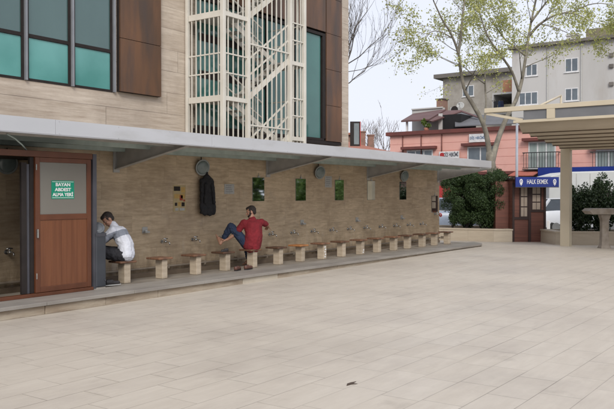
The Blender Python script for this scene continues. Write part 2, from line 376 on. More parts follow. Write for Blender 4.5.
frosted = mat('grey film glass', (0.20, 0.19, 0.165), 0.22, (0.17, 0.155, 0.135), 0.8, spec=0.6)
signgreen = mat('green sign vinyl', (0.0, 0.27, 0.16), 0.4, (0.0, 0.24, 0.14), 3)
white = mat('white paint', (0.8, 0.8, 0.8), 0.5, (0.74, 0.74, 0.74), 3)
black = mat('black', (0.02, 0.02, 0.02), 0.4)
darkal = mat('dark aluminium', (0.022, 0.018, 0.017), 0.6, (0.03, 0.024, 0.022), 5, spec=0.2)
greyal = mat('grey aluminium', (0.085, 0.085, 0.10), 0.5, (0.06, 0.06, 0.07), 3, metal=0.3)
bingrey = mat('dark blue grey bin enamel', (0.045, 0.05, 0.06), 0.45, (0.03, 0.034, 0.042), 4, spec=0.5)
binlid = mat('scuffed grey lid', (0.13, 0.14, 0.155), 0.4, (0.08, 0.088, 0.098), 9)
seatwood = mat('worn red brown seat wood', (0.20, 0.10, 0.055), 0.5, (0.085, 0.045, 0.03), 6, stretch=(1, 6, 1), rnd_amt=0.45, bump=0.2)
seatwood2 = mat('orange seat wood', (0.44, 0.20, 0.07), 0.5, (0.30, 0.12, 0.045), 6, stretch=(1, 6, 1), bump=0.2)
pedst = mat('stool pedestal stone', (0.47, 0.395, 0.30), 0.6, (0.34, 0.275, 0.20), 5, stretch=(1, 1, 3), rnd_amt=0.1, stain=(0.24, 0.19, 0.14), stain_scale=5, stain_lo=0.58, bump=0.1)
chrome = mat('chrome', (0.55, 0.55, 0.54), 0.22, (0.45, 0.45, 0.44), 20, metal=0.9)
mirrorm = mat('mirror', (0.9, 0.93, 0.91), 0.03, (0.7, 0.73, 0.71), 3, metal=1.0)
mirroredge = mat('mirror edge', (0.10, 0.11, 0.10), 0.4)
plast = mat('grey white plastic', (0.42, 0.42, 0.40), 0.4, (0.33, 0.33, 0.31), 8)
lampglass = mat('dull lamp glass', (0.17, 0.21, 0.20), 0.25, (0.12, 0.15, 0.145), 6, spec=0.6)
lamprim = mat('pale lamp rim', (0.25, 0.27, 0.26), 0.4)
paperw = mat('sun faded notice paper', (0.42, 0.42, 0.40), 0.6, (0.34, 0.34, 0.32), 20)
printgrey = mat('faded print', (0.25, 0.25, 0.25), 0.7)
postery = mat('yellowed poster paper', (0.45, 0.36, 0.19), 0.6, (0.36, 0.28, 0.15), 8)
postery2 = mat('yellow poster picture', (0.50, 0.33, 0.10), 0.6, (0.4, 0.25, 0.08), 12)
posterr = mat('poster red', (0.35, 0.06, 0.03), 0.6)
pipe = mat('dull pipe', (0.30, 0.25, 0.19), 0.5, (0.2, 0.16, 0.12), 6)
coatm = mat('black coat cloth', (0.012, 0.012, 0.014), 0.85, (0.02, 0.02, 0.022), 14, bump=0.3)
skinm = mat('skin', (0.46, 0.26, 0.18), 0.5, (0.40, 0.21, 0.14), 12, spec=0.4)
hairm = mat('dark hair', (0.018, 0.013, 0.011), 0.6, (0.035, 0.025, 0.02), 90, bump=0.6, bscale=180)
redsh = mat('dark red cotton', (0.22, 0.014, 0.022), 0.9, (0.15, 0.009, 0.015), 7, bump=0.15)
jeans = mat('blue jeans', (0.014, 0.024, 0.055), 0.9, (0.026, 0.043, 0.085), 10, bump=0.15)
whitesh = mat('white shirt cotton', (0.66, 0.68, 0.74), 0.8, (0.58, 0.60, 0.67), 7, bump=0.1)
greysh = mat('grey shirt band', (0.24, 0.26, 0.31), 0.8, (0.20, 0.22, 0.26), 7)
blacktr = mat('black trousers', (0.014, 0.014, 0.018), 0.8, (0.022, 0.022, 0.027), 8, bump=0.15)
shoeb = mat('black shoe leather', (0.02, 0.018, 0.018), 0.45, (0.03, 0.026, 0.025), 10)
shoebr = mat('brown shoe leather', (0.12, 0.05, 0.035), 0.5, (0.08, 0.035, 0.025), 10)
shoesole = mat('white shoe sole', (0.5, 0.5, 0.48), 0.6)
bronze = mat('weathered bronze panel', (0.19, 0.095, 0.05), 0.42, (0.10, 0.062, 0.042), 1.3, stretch=(2.6, 2.6, 0.5), stain=(0.07, 0.058, 0.056), stain_scale=0.6, stain_lo=0.5, metal=0.35, space='World')
def glass_mat(name, c1, c2, rough=0.06):
    m = mat(name, c1, rough, c2, 0.5, stretch=(0.7, 0.7, 0.4), spec=0.9, space='World'); return m
tealdark = glass_mat('dark teal glass', (0.085, 0.155, 0.15), (0.045, 0.09, 0.088))
teallight = mat('turquoise spandrel glass', (0.14, 0.37, 0.35), 0.12, (0.085, 0.27, 0.25), 0.9, spec=0.6, space='World')
tealmid = mat('teal window glass', (0.06, 0.185, 0.165), 0.1, (0.045, 0.14, 0.125), 0.6, spec=0.7, space='World')
mullion = mat('grey mullion', (0.30, 0.31, 0.33), 0.4, (0.24, 0.25, 0.27), 3, metal=0.3)
pinkst = mat('salmon plaster', (0.74, 0.42, 0.36), 0.85, (0.66, 0.345, 0.285), 0.5, stain=(0.56, 0.30, 0.25), stain_scale=0.6, stain_lo=0.55, space='World', bump=0.1, bscale=8)
redtrim = mat('dark red trim', (0.17, 0.048, 0.038), 0.7, (0.12, 0.038, 0.032), 1.5, space='World')
groove = mat('groove shadow paint', (0.55, 0.24, 0.20), 0.9)
concr = mat('weathered grey render', (0.54, 0.53, 0.515), 0.9, (0.45, 0.44, 0.42), 0.25, stretch=(1, 1, 0.35), stain=(0.40, 0.37, 0.335), stain_scale=0.45, stain_lo=0.52, space='World')
concrd = mat('dark stained concrete', (0.20, 0.18, 0.16), 0.9, (0.12, 0.11, 0.10), 0.6, space='World')
pvc = mat('white window frame', (0.72, 0.72, 0.72), 0.5)
winglass = mat('window pane', (0.13, 0.16, 0.18), 0.1, (0.08, 0.10, 0.12), 1.2, spec=0.7, space='World')
curtain = mat('curtained window pane', (0.36, 0.41, 0.39), 0.25, (0.25, 0.31, 0.30), 1.4, stretch=(1, 5, 0.4), spec=0.6, space='World')
rail = mat('black railing iron', (0.03, 0.03, 0.03), 0.5)
tin = mat('grey tin roofing', (0.13, 0.13, 0.135), 0.8, (0.10, 0.10, 0.105), 1.2, space='World')
maroon = mat('maroon roofing', (0.13, 0.065, 0.06), 0.7, (0.10, 0.05, 0.047), 1.5, space='World')
terrac = mat('terracotta tiles', (0.36, 0.15, 0.10), 0.8, (0.27, 0.11, 0.075), 3, stretch=(6, 6, 1), space='World')
brickm = mat('old brick', (0.28, 0.16, 0.12), 0.9, (0.2, 0.13, 0.10), 3, space='World')
blue = mat('blue sign board', (0.012, 0.035, 0.24), 0.35, (0.01, 0.028, 0.19), 2)
kioskw = mat('dark red kiosk boards', (0.17, 0.062, 0.042), 0.6, (0.105, 0.04, 0.028), 2, stretch=(0.5, 0.5, 12), space='World')
kioskd = mat('very dark red kiosk trim', (0.035, 0.016, 0.014), 0.6)
kioskp = mat('beige kiosk blind', (0.38, 0.31, 0.25), 0.5, (0.31, 0.25, 0.2), 4)
pergm = mat('beige pergola steel', (0.58, 0.51, 0.385), 0.5, (0.51, 0.445, 0.33), 1.5, space='World')
awnm = mat('beige awning cloth', (0.62, 0.54, 0.42), 0.85, (0.54, 0.465, 0.355), 3, stretch=(2, 0.4, 2), space='World')
greyp = mat('grey panel', (0.17, 0.175, 0.185), 0.5, (0.14, 0.145, 0.155), 2)
polem = mat('pale grey pole paint', (0.36, 0.38, 0.43), 0.4, (0.30, 0.32, 0.36), 3)
tablest = mat('grey brown table stone', (0.32, 0.28, 0.24), 0.6, (0.20, 0.165, 0.13), 5, stain=(0.34, 0.29, 0.23), stain_scale=3, stain_lo=0.55, bump=0.2)
bark = mat('mottled plane bark', (0.27, 0.245, 0.20), 0.9, (0.13, 0.115, 0.09), 2.2, stain=(0.38, 0.36, 0.28), stain_scale=2.4, stain_lo=0.54, bump=0.4)
darkbark = mat('dark grey bark', (0.15, 0.13, 0.115), 0.9, (0.09, 0.08, 0.07), 3)
springleaf = leaf_mat('spring leaf', (0.54, 0.54, 0.20), (0.36, 0.40, 0.13))
hedgeleaf = leaf_mat('hedge leaf', (0.025, 0.052, 0.016), (0.06, 0.10, 0.03), 0.6)
shrubleaf = leaf_mat('glossy shrub leaf', (0.015, 0.032, 0.013), (0.045, 0.07, 0.028), 0.5)
whitecar = mat('white car paint', (0.62, 0.64, 0.68), 0.25, (0.58, 0.60, 0.64), 2)
carglass = mat('car glass', (0.03, 0.04, 0.05), 0.08, spec=0.8)
tyre = mat('tyre rubber', (0.02, 0.02, 0.02), 0.8)
tarp = mat('off white truck body', (0.55, 0.56, 0.55), 0.55, (0.47, 0.48, 0.47), 0.8, space='World')
bluecar = mat('pale blue car paint', (0.30, 0.36, 0.46), 0.3)
redpl = mat('red sheet', (0.45, 0.03, 0.03), 0.5)
redlt = mat('red lamp plastic', (0.3, 0.01, 0.01), 0.3)
lampcl = mat('clear lamp plastic', (0.6, 0.6, 0.6), 0.15)

# ------------------------------------------------------------------ ground
def ground(name, pts, z, m):
    mb = MB(); mb.add([(x, y, z) for x, y in pts], [tuple(range(len(pts)))]); return tag(build(name, mb, m), kind='structure')
ground('ground', [(-600, -900), (1500, -900), (1500, 1500), (-600, 1500)], -0.03, earth)
def smst(t): t = min(max(t, 0.0), 1.0); return t * t * (3 - 2 * t)
mb = MB(); nx, ny = 83, 43; vs = []                                    # the paving falls gently away from the far end of the platform
for j in range(ny + 1):
    for i in range(nx + 1):
        x = -12 + 41.3 * i / nx; y = -25 + 43.0 * j / ny
        vs.append((x, y, 0.098 * smst((x - 6.5) / 14) * smst((y - 3) / 5.6) * (1 - smst((x - 21.8) / 3))))
mb.add(vs, [(j * (nx + 1) + i, j * (nx + 1) + i + 1, (j + 1) * (nx + 1) + i + 1, (j + 1) * (nx + 1) + i) for j in range(ny) for i in range(nx)], 0, True)
tag(build('plaza', mb, PAVE), kind='structure')
ground('road', [(29.3, -60), (42.0, -60), (42.0, 120), (29.3, 120)], -0.024, asphalt)
mb = MB(); mb.box(29.3, -25, -0.16, 29.52, 34, 0.001); tag(build('kerb', mb, kerbst), kind='structure')
mb = MB(); mb.box(42.0, -40, -0.1, 45.0, 70, 0.10); tag(build('pavement', mb, mat('pavement blocks', (0.3, 0.28, 0.26), 0.8, space='World')), kind='structure')

# washing platform
mb = MB()
PX0, PX1 = -6.0, 21.0
x = PX0
while x < PX1:
    ln = 1.02
    mb.box(x + 0.003, 8.76 + rnd.uniform(-0.006, 0.006), 0, min(x + ln, PX1) - 0.003, 9.0, 0.118 + rnd.uniform(-0.004, 0.004), 1 if abs(x - 10.32) < 0.3 else 0)
    x += ln
mb.box(PX0, 9.0, 0, PX1 + 0.6, 10.02, 0.158, 2)                       # walking surface
mb.prism([(PX1, 8.80), (PX1 + 1.1, 9.9), (PX1 + 1.1, 10.0), (PX1, 9.0)], 0, 0.09, 0)
mb.box(PX0, 10.02, 0, PX1 + 1.1, 10.60, 0.07, 3)                      # gutter
tag(build('platform', mb, [kerbst, kerbnew, platst, wetst], bevel=0.006), kind='structure')
mb = MB(); x = PX0
while x < PX1:
    mb.box(x + 0.002, 8.715, 0.122, min(x + 1.53, PX1) - 0.002, 9.36, 0.172); x += 1.53
mb.prism([(PX1, 8.715), (PX1 + 0.35, 8.85), (PX1 + 0.9, 9.36), (PX1, 9.36)], 0.122, 0.172)
tag(build('step', mb, slabgr, bevel=0.006), kind='structure')

# ------------------------------------------------------------------ washing wall
YW = 10.6
aw = thing('ablution_wall', (8, YW, 0), 'long low travertine wall with washing taps under the canopy', 'wall')
mb = MB(); mb.box(-6, YW, 0, 22.1, YW + 0.3, 2.42); build('cladding', mb, WALLM, aw, bevel=0.004)
mb = MB(); mb.tube([(-6, 10.53, 0.25), (22.0, 10.53, 0.25)], 0.022, 8)
for i in range(18): mb.box(5.2 + i, 10.51, 0.21, 5.24 + i, YW, 0.29)
build('water_pipe', mb, pipe, aw)
mb = MB(); mb.box(-6, 10.55, 0.05, 22.05, 10.597, 0.17); build('skirting', mb, wetst, aw)

# ------------------------------------------------------------------ canopy
CX1 = 21.75
cn = thing('canopy', (8, 9.8, 2.1), 'flat metal canopy with pale fascia over the washing wall', 'canopy')
def zf(y): return 2.44 + (10.6 - y) * 0.045
mb = MB(); mb.slab([(-6, 8.8, zf(8.8)), (CX1, 8.8, zf(8.8)), (CX1 + 0.15, 10.9, zf(10.9)), (-6, 10.9, zf(10.9))], (0, 0, 0.05)); build('roof', mb, rooflin, cn)
mb = MB(); x = -6.0
while x < CX1 - 0.01:
    x2 = min(x + 3.1, CX1); mb.box(x, 8.74, 2.418, x2 - 0.004, 8.78, 2.618); x = x2
mb.box(-6, 8.781, 2.59, CX1, 9.3, 2.615); mb.box(-6, 8.745, 2.406, CX1, 8.85, 2.4175)
for k_ in range(28): mb.cyl((-5.9 + k_ * 1.03, 8.7395, 2.60), (-5.9 + k_ * 1.03, 8.736, 2.60), 0.008, n=8); mb.cyl((-5.9 + k_ * 1.03, 8.7395, 2.435), (-5.9 + k_ * 1.03, 8.736, 2.435), 0.008, n=8)
mb.box(CX1, 8.74, 2.418, CX1 + 0.03, 10.8, 2.618)
build('fascia', mb, whitemetal, cn)
for yy, w_, h_, m_ in ((9.15, 0.08, 0.10, steelgr), (9.75, 0.08, 0.10, steelgn), (10.42, 0.14, 0.09, steelgn)):
    mb = MB(); mb.box(-6, yy - w_ / 2, zf(yy) - h_, CX1, yy + w_ / 2, zf(yy) - 0.002); build('purlin', mb, m_, cn)
for bx in (0.35, 4.68, 9.02, 13.35, 17.7, 22.0):
    mb = MB(); t = 0.006
    y0, y1 = 8.86, 10.597
    zb0, zb1 = zf(y0) - 0.115, 2.06
    for (xx0, xx1, za, zb_, zc, zd) in ((bx - t, bx + t, zb0, zb1, zf(y0) - 0.102, zf(y1) - 0.002),):
        mb.add([(xx0, y0, za), (xx1, y0, za), (xx1, y1, zb_), (xx0, y1, zb_), (xx0, y0, zc), (xx1, y0, zc), (xx1, y1, zd), (xx0, y1, zd)],
               [(3, 2, 1, 0), (4, 5, 6, 7), (0, 1, 5, 4), (1, 2, 6, 5), (2, 3, 7, 6), (3, 0, 4, 7)])
    mb.slab([(bx - 0.05, y0, zb0 - 0.012), (bx + 0.05, y0, zb0 - 0.012), (bx + 0.05, y1, zb1 - 0.012), (bx - 0.05, y1, zb1 - 0.012)], (0, 0, 0.012))
    mb.box(bx - 0.07, 10.582, 2.0, bx + 0.07, 10.599, 2.40)
    build('bracket', mb, steelgr, cn)

a = P(7, 134, Y=9.1); b_ = P(28, 152, Y=9.34); mb = MB(); mb.tube([a, a.lerp(b_, .35) + V((0, 0, .03)), a.lerp(b_, .7) + V((0, 0, .03)), b_], 0.011, 8); build('cable', mb, steelgn, cn)
# ------------------------------------------------------------------ building behind
YB = 13.0
bd = thing('office_building', (10, YB, 0), 'travertine clad building with teal windows rising behind the canopy', 'building')
def rects_wall(mb, x0, x1, z0, z1, holes, y0, y1, mi=0):
    """wall along x with rectangular holes cut out of it (butted strips)"""
    xs = sorted({x0, x1, *[h[0] for h in holes], *[h[1] for h in holes]}); 
    for a, b in zip(xs, xs[1:]):
        zz = sorted([(h[2], h[3]) for h in holes if h[0] <= a + 1e-6 and h[1] >= b - 1e-6]); z = z0
        for h0, h1 in zz:
            if h0 > z: mb.box(a, y0, z, b, y1, h0, mi)
            z = h1
        if z < z1: mb.box(a, y0, z, b, y1, z1, mi)
LW = (4.2, 11.02, 3.82, 7.6); RW = (13.6, 18.75, 3.29, 6.33)
mb = MB(); rects_wall(mb, -6, 20.5, 0, 14, [LW, RW], YB, YB + 0.35); build('wall', mb, FACM, bd)
mb = MB(); mb.box(20.25, YB + 0.351, 0, 20.498, 26, 14); mb.box(-6, 25.75, 0, 20.24, 26, 14); mb.box(-6, YB + 0.351, 13.8, 20.24, 25.74, 14)
mb.box(-6, YB + 0.351, 0, -5.8, 25.74, 13.79)
build('end_wall', mb, FACE, bd)
mb = MB(); mb.box(-5.7, 14.2, 3.0, 20.2, 14.25, 8.0); build('inner_blind', mb, mat('dim interior', (0.04, 0.045, 0.045), 0.9), bd)
# left window band
def window(parent, x0, x1, z0, z1, y, frame_m, panes, fw=0.05, name='window'):
    mb = MB()
    mb.box(x0, y - 0.04, z0, x1, y + 0.05, z0 + fw); mb.box(x0, y - 0.04, z1 - fw, x1, y + 0.05, z1)
    mb.box(x0, y - 0.04, z0 + fw, x0 + fw, y + 0.05, z1 - fw); mb.box(x1 - fw, y - 0.04, z0 + fw, x1, y + 0.05, z1 - fw)
    o = build(name, mb, frame_m, parent)
    for (a, b, c, d, m_) in panes:
        pm = MB(); pm.box(a, y - 0.01, c, b, y + 0.01, d); build('pane', pm, m_, o)
    return o
for i in range(6):
    x1 = 11.0 - i * 1.085; x0 = x1 - 1.085
    if x0 < 4.2: x0 = 4.2
    window(bd, x0 + 0.03, x1 - 0.03, 3.82, 7.6, YB + 0.03, darkal, [(x0 + 0.08, x1 - 0.08, 3.87, 4.66, teallight), (x0 + 0.08, x1 - 0.08, 4.74, 7.55, tealdark)], 0.05)
    mb = MB(); mb.box(x0 + 0.08, YB - 0.005, 4.665, x1 - 0.08, YB + 0.075, 4.735); build('transom', mb, darkal, bd)
    if i < 5: mb = MB(); mb.box(x0 - 0.025, YB - 0.06, 3.825, x0 + 0.025, YB + 0.06, 7.6); build('mullion', mb, mullion, bd)
mb = MB(); mb.box(10.975, YB - 0.06, 3.825, 11.025, YB + 0.06, 7.6); build('mullion', mb, mullion, bd)
# bronze panel to the right of the windows
def panelset(parent, x0, x1, z0, z1, yf, rows, cols):
    mb = MB()
    zs = np.linspace(z0, z1, rows + 1); xs = np.linspace(x0, x1, cols + 1)
    for a, b in zip(xs, xs[1:]):
        for c, d in zip(zs, zs[1:]): mb.box(a + 0.006, yf, c + 0.006, b - 0.006, yf + 0.04, d - 0.006)
    mb.box(x0, yf + 0.041, z0, x1, YB - 0.002, z1, 1)
    return build('metal_panel', mb, [bronze, darkal], parent)
panelset(bd, 11.09, 12.30, 3.85, 7.33, YB - 0.12, 3, 1)
# right bay: bronze framed window
panelset(bd, 18.92, 19.78, 3.22, 9.70, YB - 0.22, 6, 1)
panelset(bd, 13.4, 18.89, 6.47, 9.70, YB - 0.22, 3, 4)
mb = MB(); mb.box(13.4, YB - 0.20, 3.12, 19.78, YB - 0.01, 3.215); build('soffit', mb, darkal, bd)
mb = MB(); mb.box(13.4, YB - 0.205, 3.22, 18.83, YB - 0.1, 3.29); mb.box(18.74, YB - 0.205, 3.292, 18.9, YB - 0.1, 6.42); mb.box(13.4, YB - 0.205, 6.335, 18.738, YB - 0.1, 6.42)
rw = build('window', mb, darkal, bd)
for i in range(4):
    a = 13.45 + i * 1.32; mb = MB(); mb.box(a, YB - 0.15, 3.295, a + 1.29 , YB - 0.12, 6.33); build('pane', mb, tealmid, rw)
for i in range(3):
    a = 13.45 + (i + 1) * 1.32 - 0.028; mb = MB(); mb.box(a, YB - 0.19, 3.292, a + 0.024, YB - 0.1, 6.33); build('mullion', mb, darkal, rw)
for zz in (4.45, 5.35):
    mb = MB(); mb.box(13.5, YB - 0.17, zz, 16.05, YB - 0.155, zz + 0.18); build('transom', mb, darkal, rw)
# open sash past the corner
sb = thing('open_window', (20.9, 13.3, 3.1), 'dark framed window sash sticking out past the corner of the travertine building', 'window')
p0 = P(350.3, 146, D=22.5); p1 = P(360, 121.5, D=22.5); uu = (V((p1.x, p1.y, 0)) - V((p0.x, p0.y, 0))); lu = uu.length; uu.normalize(); ww = V((-uu.y, uu.x, 0)); o_ = V((p0.x, p0.y, 0))
z0, z1 = p0.z, p1.z
mb = MB(); mb.fbox(o_, uu, ww, V((0, 0, 1)), 0, lu, 0, 0.08, z0, z0 + 0.05); mb.fbox(o_, uu, ww, V((0, 0, 1)), 0, lu, 0, 0.08, z1 - 0.04, z1)
mb.fbox(o_, uu, ww, V((0, 0, 1)), 0, 0.11, 0, 0.08, z0 + 0.05, z1 - 0.04); mb.fbox(o_, uu, ww, V((0, 0, 1)), lu - 0.025, lu, 0, 0.08, z0 + 0.05, z1 - 0.04)

build('frame', mb, darkal, sb)
mb = MB(); mb.fbox(o_, uu, ww, V((0, 0, 1)), 0.11, lu - 0.025, 0.02, 0.05, z0 + 0.05, z1 - 0.04); build('pane', mb, mat('grey pane', (0.22, 0.25, 0.26), 0.2), sb)
mb = MB(); mb.fbox(o_, uu, ww, V((0, 0, 1)), lu, lu + 0.02, -0.01, 0.09, z0, z1); build('edge_strip', mb, redpl, sb)

# ------------------------------------------------------------------ escape stair cage
SX0, SXA, SXB, SX1, SY0, SY1 = 13.20, 14.09, 15.78, 16.4, 11.8, 12.93
st = thing('stair_tower', ((SX0 + SX1) / 2, SY0, 0), 'cream steel escape stair in a barred cage against the facade', 'staircase')
for (x, y, r) in ((SX0, SY0, .05), (SXA, SY0, .05), (SXB, SY0, .05), (SX1, SY0, .05), (SX0, SY1, .04), (SX1, SY1, .04)):
    mb = MB(); mb.box(x - r, y - r, 0, x + r, y + r, 11); build('post', mb, cagem, st, bevel=0.006)
def bars(name, pts, z0=2.2, z1=11, r=0.012):
    mb = MB()
    for (x, y) in pts: mb.box(x - r, y - r, z0, x + r, y + r, z1)
    build(name, mb, cagem, st)
bars('cage_bars', [(SX0, SY0 + (SY1 - SY0) * k / 8) for k in range(1, 8)])
bars('cage_bars', [(SX1, SY0 + (SY1 - SY0) * k / 6) for k in range(1, 6)])
bars('cage_bars', [(SX0 + (SXA - SX0) * k / 5, SY0) for k in range(1, 5)])
bars('cage_bars', [(SXA + (SXB - SXA) * k / 9, SY0) for k in range(1, 9)])
bars('cage_bars', [(SXB + (SX1 - SXB) * k / 4, SY0) for k in range(1, 4)])
REV, RISE = 1.96, 0.98
zL = 2.27
for lv in range(-1, 5):
    zl = 1.92 + lv * REV                         # left landing height
    zr = zl + RISE + 0.2                         # right landing height
    for (xa, xb, z) in ((SX0, SXA, zl), (SXB, SX1, zr)):
        if z < 0.2: continue
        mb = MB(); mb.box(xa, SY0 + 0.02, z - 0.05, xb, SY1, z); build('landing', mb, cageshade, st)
        mb = MB()
        mb.box(xa, SY0 - 0.03, z - 0.08, xb, SY0 + 0.015, z + 0.02); build('landing_beam', mb, cagem, st); mb = MB(); mb.box(xa - 0.02, SY0 + 0.06, z - 0.10, xa + 0.02, SY1 - 0.05, z + 0.04) if xa == SX0 else mb.box(xb - 0.02, SY0 + 0.06, z - 0.10, xb + 0.02, SY1 - 0.05, z + 0.04)
        for hh in (0.55, 1.0):
            build('landing_rail', MB().box(xa, SY0 - 0.02, z + hh, xb, SY0 + 0.01, z + hh + 0.03), cagem, st)
            xs_ = xa if xa == SX0 else xb
            build('side_rail', MB().box(xs_ - 0.015, SY0 + 0.06, z + hh, xs_ + 0.015, SY1 - 0.05, z + hh + 0.03), cagem, st)
        build('landing_beam', mb, cagem, st)
    for (xa, xb, za, zb, ya, yb) in ((SXA, SXB, zl, zr, SY0 + 0.04, SY0 + 0.44), (SXB, SXA, zr, zl + REV, SY0 + 0.53, SY0 + 0.93)):
        mb = MB()
        for yy in (ya, yb): mb.beam((xa, yy, za + 0.02), (xb, yy, zb + 0.02), 0.025, 0.13)
        for yy in (ya if ya < SY0 + 0.3 else yb,):
            for hh in (0.55, 0.95): mb.beam((xa, yy, za + hh), (xb, yy, zb + hh), 0.03, 0.035)
            for k in range(1, 6):
                t = k / 6; mb.box(xa + (xb - xa) * t - 0.01, yy - 0.01, za + (zb - za) * t, xa + (xb - xa) * t + 0.01, yy + 0.01, za + (zb - za) * t + 0.95)
        build('stringer', mb, cagem, st)
        mb = MB()
        for k in range(6):
            t = (k + 0.5) / 6; xc = xa + (xb - xa) * t; zc = za + (zb - za) * (k + 1) / 6.5
            mb.box(xc - 0.13, ya + 0.014, zc - 0.015, xc + 0.13, yb - 0.014, zc + 0.01)
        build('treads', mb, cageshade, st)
    z = zl + 1.35
    mb = MB(); mb.box(SXA, SY0 - 0.02, z, SXB, SY0 + 0.012, z + 0.035); build('cage_rail', mb, cagem, st)
# ------------------------------------------------------------------ door booth at the left
YD = 9.3
bt = thing('washroom_booth', (6.4, YD, 0.16), 'red brown framed booth front with sliding door left of the bin', 'booth')
fz0, fz1 = 0.175, 2.22
mb = MB(); mb.box(2.0, YD - 0.045, fz1 - 0.085, 7.43, YD + 0.045, fz1); build('header', mb, redwood2, bt, bevel=0.004)
mb = MB(); mb.box(2.0, YD - 0.06, fz0 - 0.002, 7.43, YD + 0.05, fz0 + 0.045); build('sill', mb, redwood2, bt, bevel=0.004)
mb = MB(); mb.box(7.432, YD - 0.05, fz0, 7.50, YD + 0.05, 2.215); mb.box(7.44, YD + 0.052, fz0, 7.48, 10.595, 2.2); build('side_post', mb, greyal, bt)
mb = MB(); mb.box(6.385, YD - 0.0, fz0 + 0.05, 6.445, YD + 0.04, fz1 - 0.09); mb.box(6.25, YD + 0.0, fz0 + 0.05, 6.335, YD + 0.04, 2.05)
build('jamb', mb, darkal, bt)
mb = MB(); mb.box(6.34, YD + 0.01, fz0 + 0.05, 6.38, YD + 0.03, 2.03); build('jamb_strip', mb, greyal, bt)
# left off-frame leaf, so the booth closes from another viewpoint
def door_leaf(x0, x1, y, sign):
    d0 = MB(); t = 0.022
    d0.box(x0, y - t, fz0 + 0.05, x0 + 0.075, y + t, fz1 - 0.088); d0.box(x1 - 0.075, y - t, fz0 + 0.05, x1, y + t, fz1 - 0.088)
    d0.box(x0 + 0.076, y - t, fz1 - 0.155, x1 - 0.076, y + t, fz1 - 0.088); d0.box(x0 + 0.076, y - t, 1.245, x1 - 0.076, y + t, 1.325)
    d0.box(x0 + 0.076, y - t, fz0 + 0.05, x1 - 0.076, y + t, fz0 + 0.125)
    d = build('door', d0, redwood2, bt, bevel=0.004)
    m_ = MB(); n_ = 9; wid = (x1 - x0 - 0.152) / n_
    for i in range(n_): m_.box(x0 + 0.076 + i * wid + 0.0007, y - 0.012, fz0 + 0.126, x0 + 0.076 + (i + 1) * wid - 0.0007, y + 0.012, 1.244)
    build('door_panel', m_, redwood, d)
    m_ = MB(); m_.box(x0 + 0.076, y - 0.006, 1.326, x1 - 0.076, y + 0.006, fz1 - 0.156); build('glass_pane', m_, frosted, d)
    m_ = MB(); m_.box(x0 + 0.01, y - 0.05, 1.0, x0 + 0.03, y - 0.023, 1.12); m_.box(x0 + 0.005, y - 0.03, 0.42, x0 + 0.02, y - 0.0225, 0.5); m_.box(x0 + 0.005, y - 0.03, 1.95, x0 + 0.02, y - 0.0225, 2.03); build('hinge', m_, chrome, d)
    if sign:
        m_ = MB(); a = P(51, 181, Y=y); b = P(73.7, 198.3, Y=y); cx, cz = (a.x + b.x) / 2 , (a.z + b.z) / 2; hw, hh = (b.x - a.x) / 2, 0.132
        m_.box(cx - hw, y - 0.0105, cz - hh, cx + hw, y - 0.0065, cz + hh)
        m_.box(cx - hw + 0.012, y - 0.0125, cz - hh + 0.014, cx + hw - 0.012, y - 0.0106, cz - hh + 0.02, 1); m_.box(cx - hw + 0.012, y - 0.0125, cz + hh - 0.02, cx + hw - 0.012, y - 0.0106, cz + hh - 0.014, 1)
        for k, s_ in enumerate(('BAYAN', 'ABDEST', 'ALMA YERİ')):
            text_mesh(s_, 0.066, V((cx, y - 0.0125, cz + 0.072 - 0.072 * k)), V((1, 0, 0)), V((0, 0, 1)), V((0, -1, 0)), m_, 1, depth=0.002, bold=0.0022, sx=1.06 if k == 2 else 1.18)
        tag(build('sign', m_, [signgreen, white], d), 'green notice with white capitals on the door glass')
door_leaf(6.45, 7.41, YD - 0.012, True)
door_leaf(4.3, 5.3, YD + 0.02, False)
mb = MB(); mb.box(2.0, YD + 0.05, 2.15, 7.42, 10.59, 2.19); mb.box(2.0, YD, fz0 + 0.05, 4.28, YD + 0.03, fz1 - 0.09); build('booth_ceiling', mb, darkal, bt)

# ------------------------------------------------------------------ stools
SEATZ = 0.525
def stool_at(i): return 8.40 + 0.8175 * i
def make_stool():
    t = thing('stool', (0, 0, 0.16), 'x', 'stool', 'stools along the washing platform')
    mb = MB(); mb.box(-0.062, -0.085, 0.16, 0.062, 0.085, SEATZ - 0.036); build('pedestal', mb, pedst, t, bevel=0.008)
    mb = MB(); mb.box(-0.165, -0.12, SEATZ - 0.035, 0.165, 0.21, SEATZ); build('seat', mb, seatwood, t, bevel=0.012)
    return t
ST_LAB = ['stool under the man in the white shirt', 'empty stool nearest the white shirted man', 'empty stool below the yellow poster', 'wet dark stool beside the raised foot of the red shirted man',
  'stool under the man in the red shirt', 'first empty stool to the right of the red shirted man', 'stool with an orange wooden seat, second past the red shirted man', 'stool with white paint spots on its pedestal, right after the orange topped stool',
  'next stool past the one with a white spotted pedestal', 'stool with a pale streak down its pedestal, two past the white spotted one', 'seventh stool from the far end of the wall', 'sixth stool from the far end of the wall', 'fifth stool from the far end of the wall',
  'fourth stool from the far end of the wall', 'third stool from the far end, left of the low dark mirror', 'last stool at the far end of the wall beside the planter']
s0 = make_stool(); stools = []
for i in range(16):
    s = s0 if i == 0 else copy_tree(s0)
    s.location = (stool_at(i) + rnd.uniform(-0.015, 0.015), 9.66 + rnd.uniform(-0.015, 0.015), 0.16); s.rotation_euler = (0, 0, rnd.uniform(-0.07, 0.07))
    s['label'] = ST_LAB[i]; stools.append(s)
for k in (6,):
    for c in stools[k].children:
        if c.name.startswith('seat'): c.data = c.data.copy(); c.data.materials[0] = seatwood2
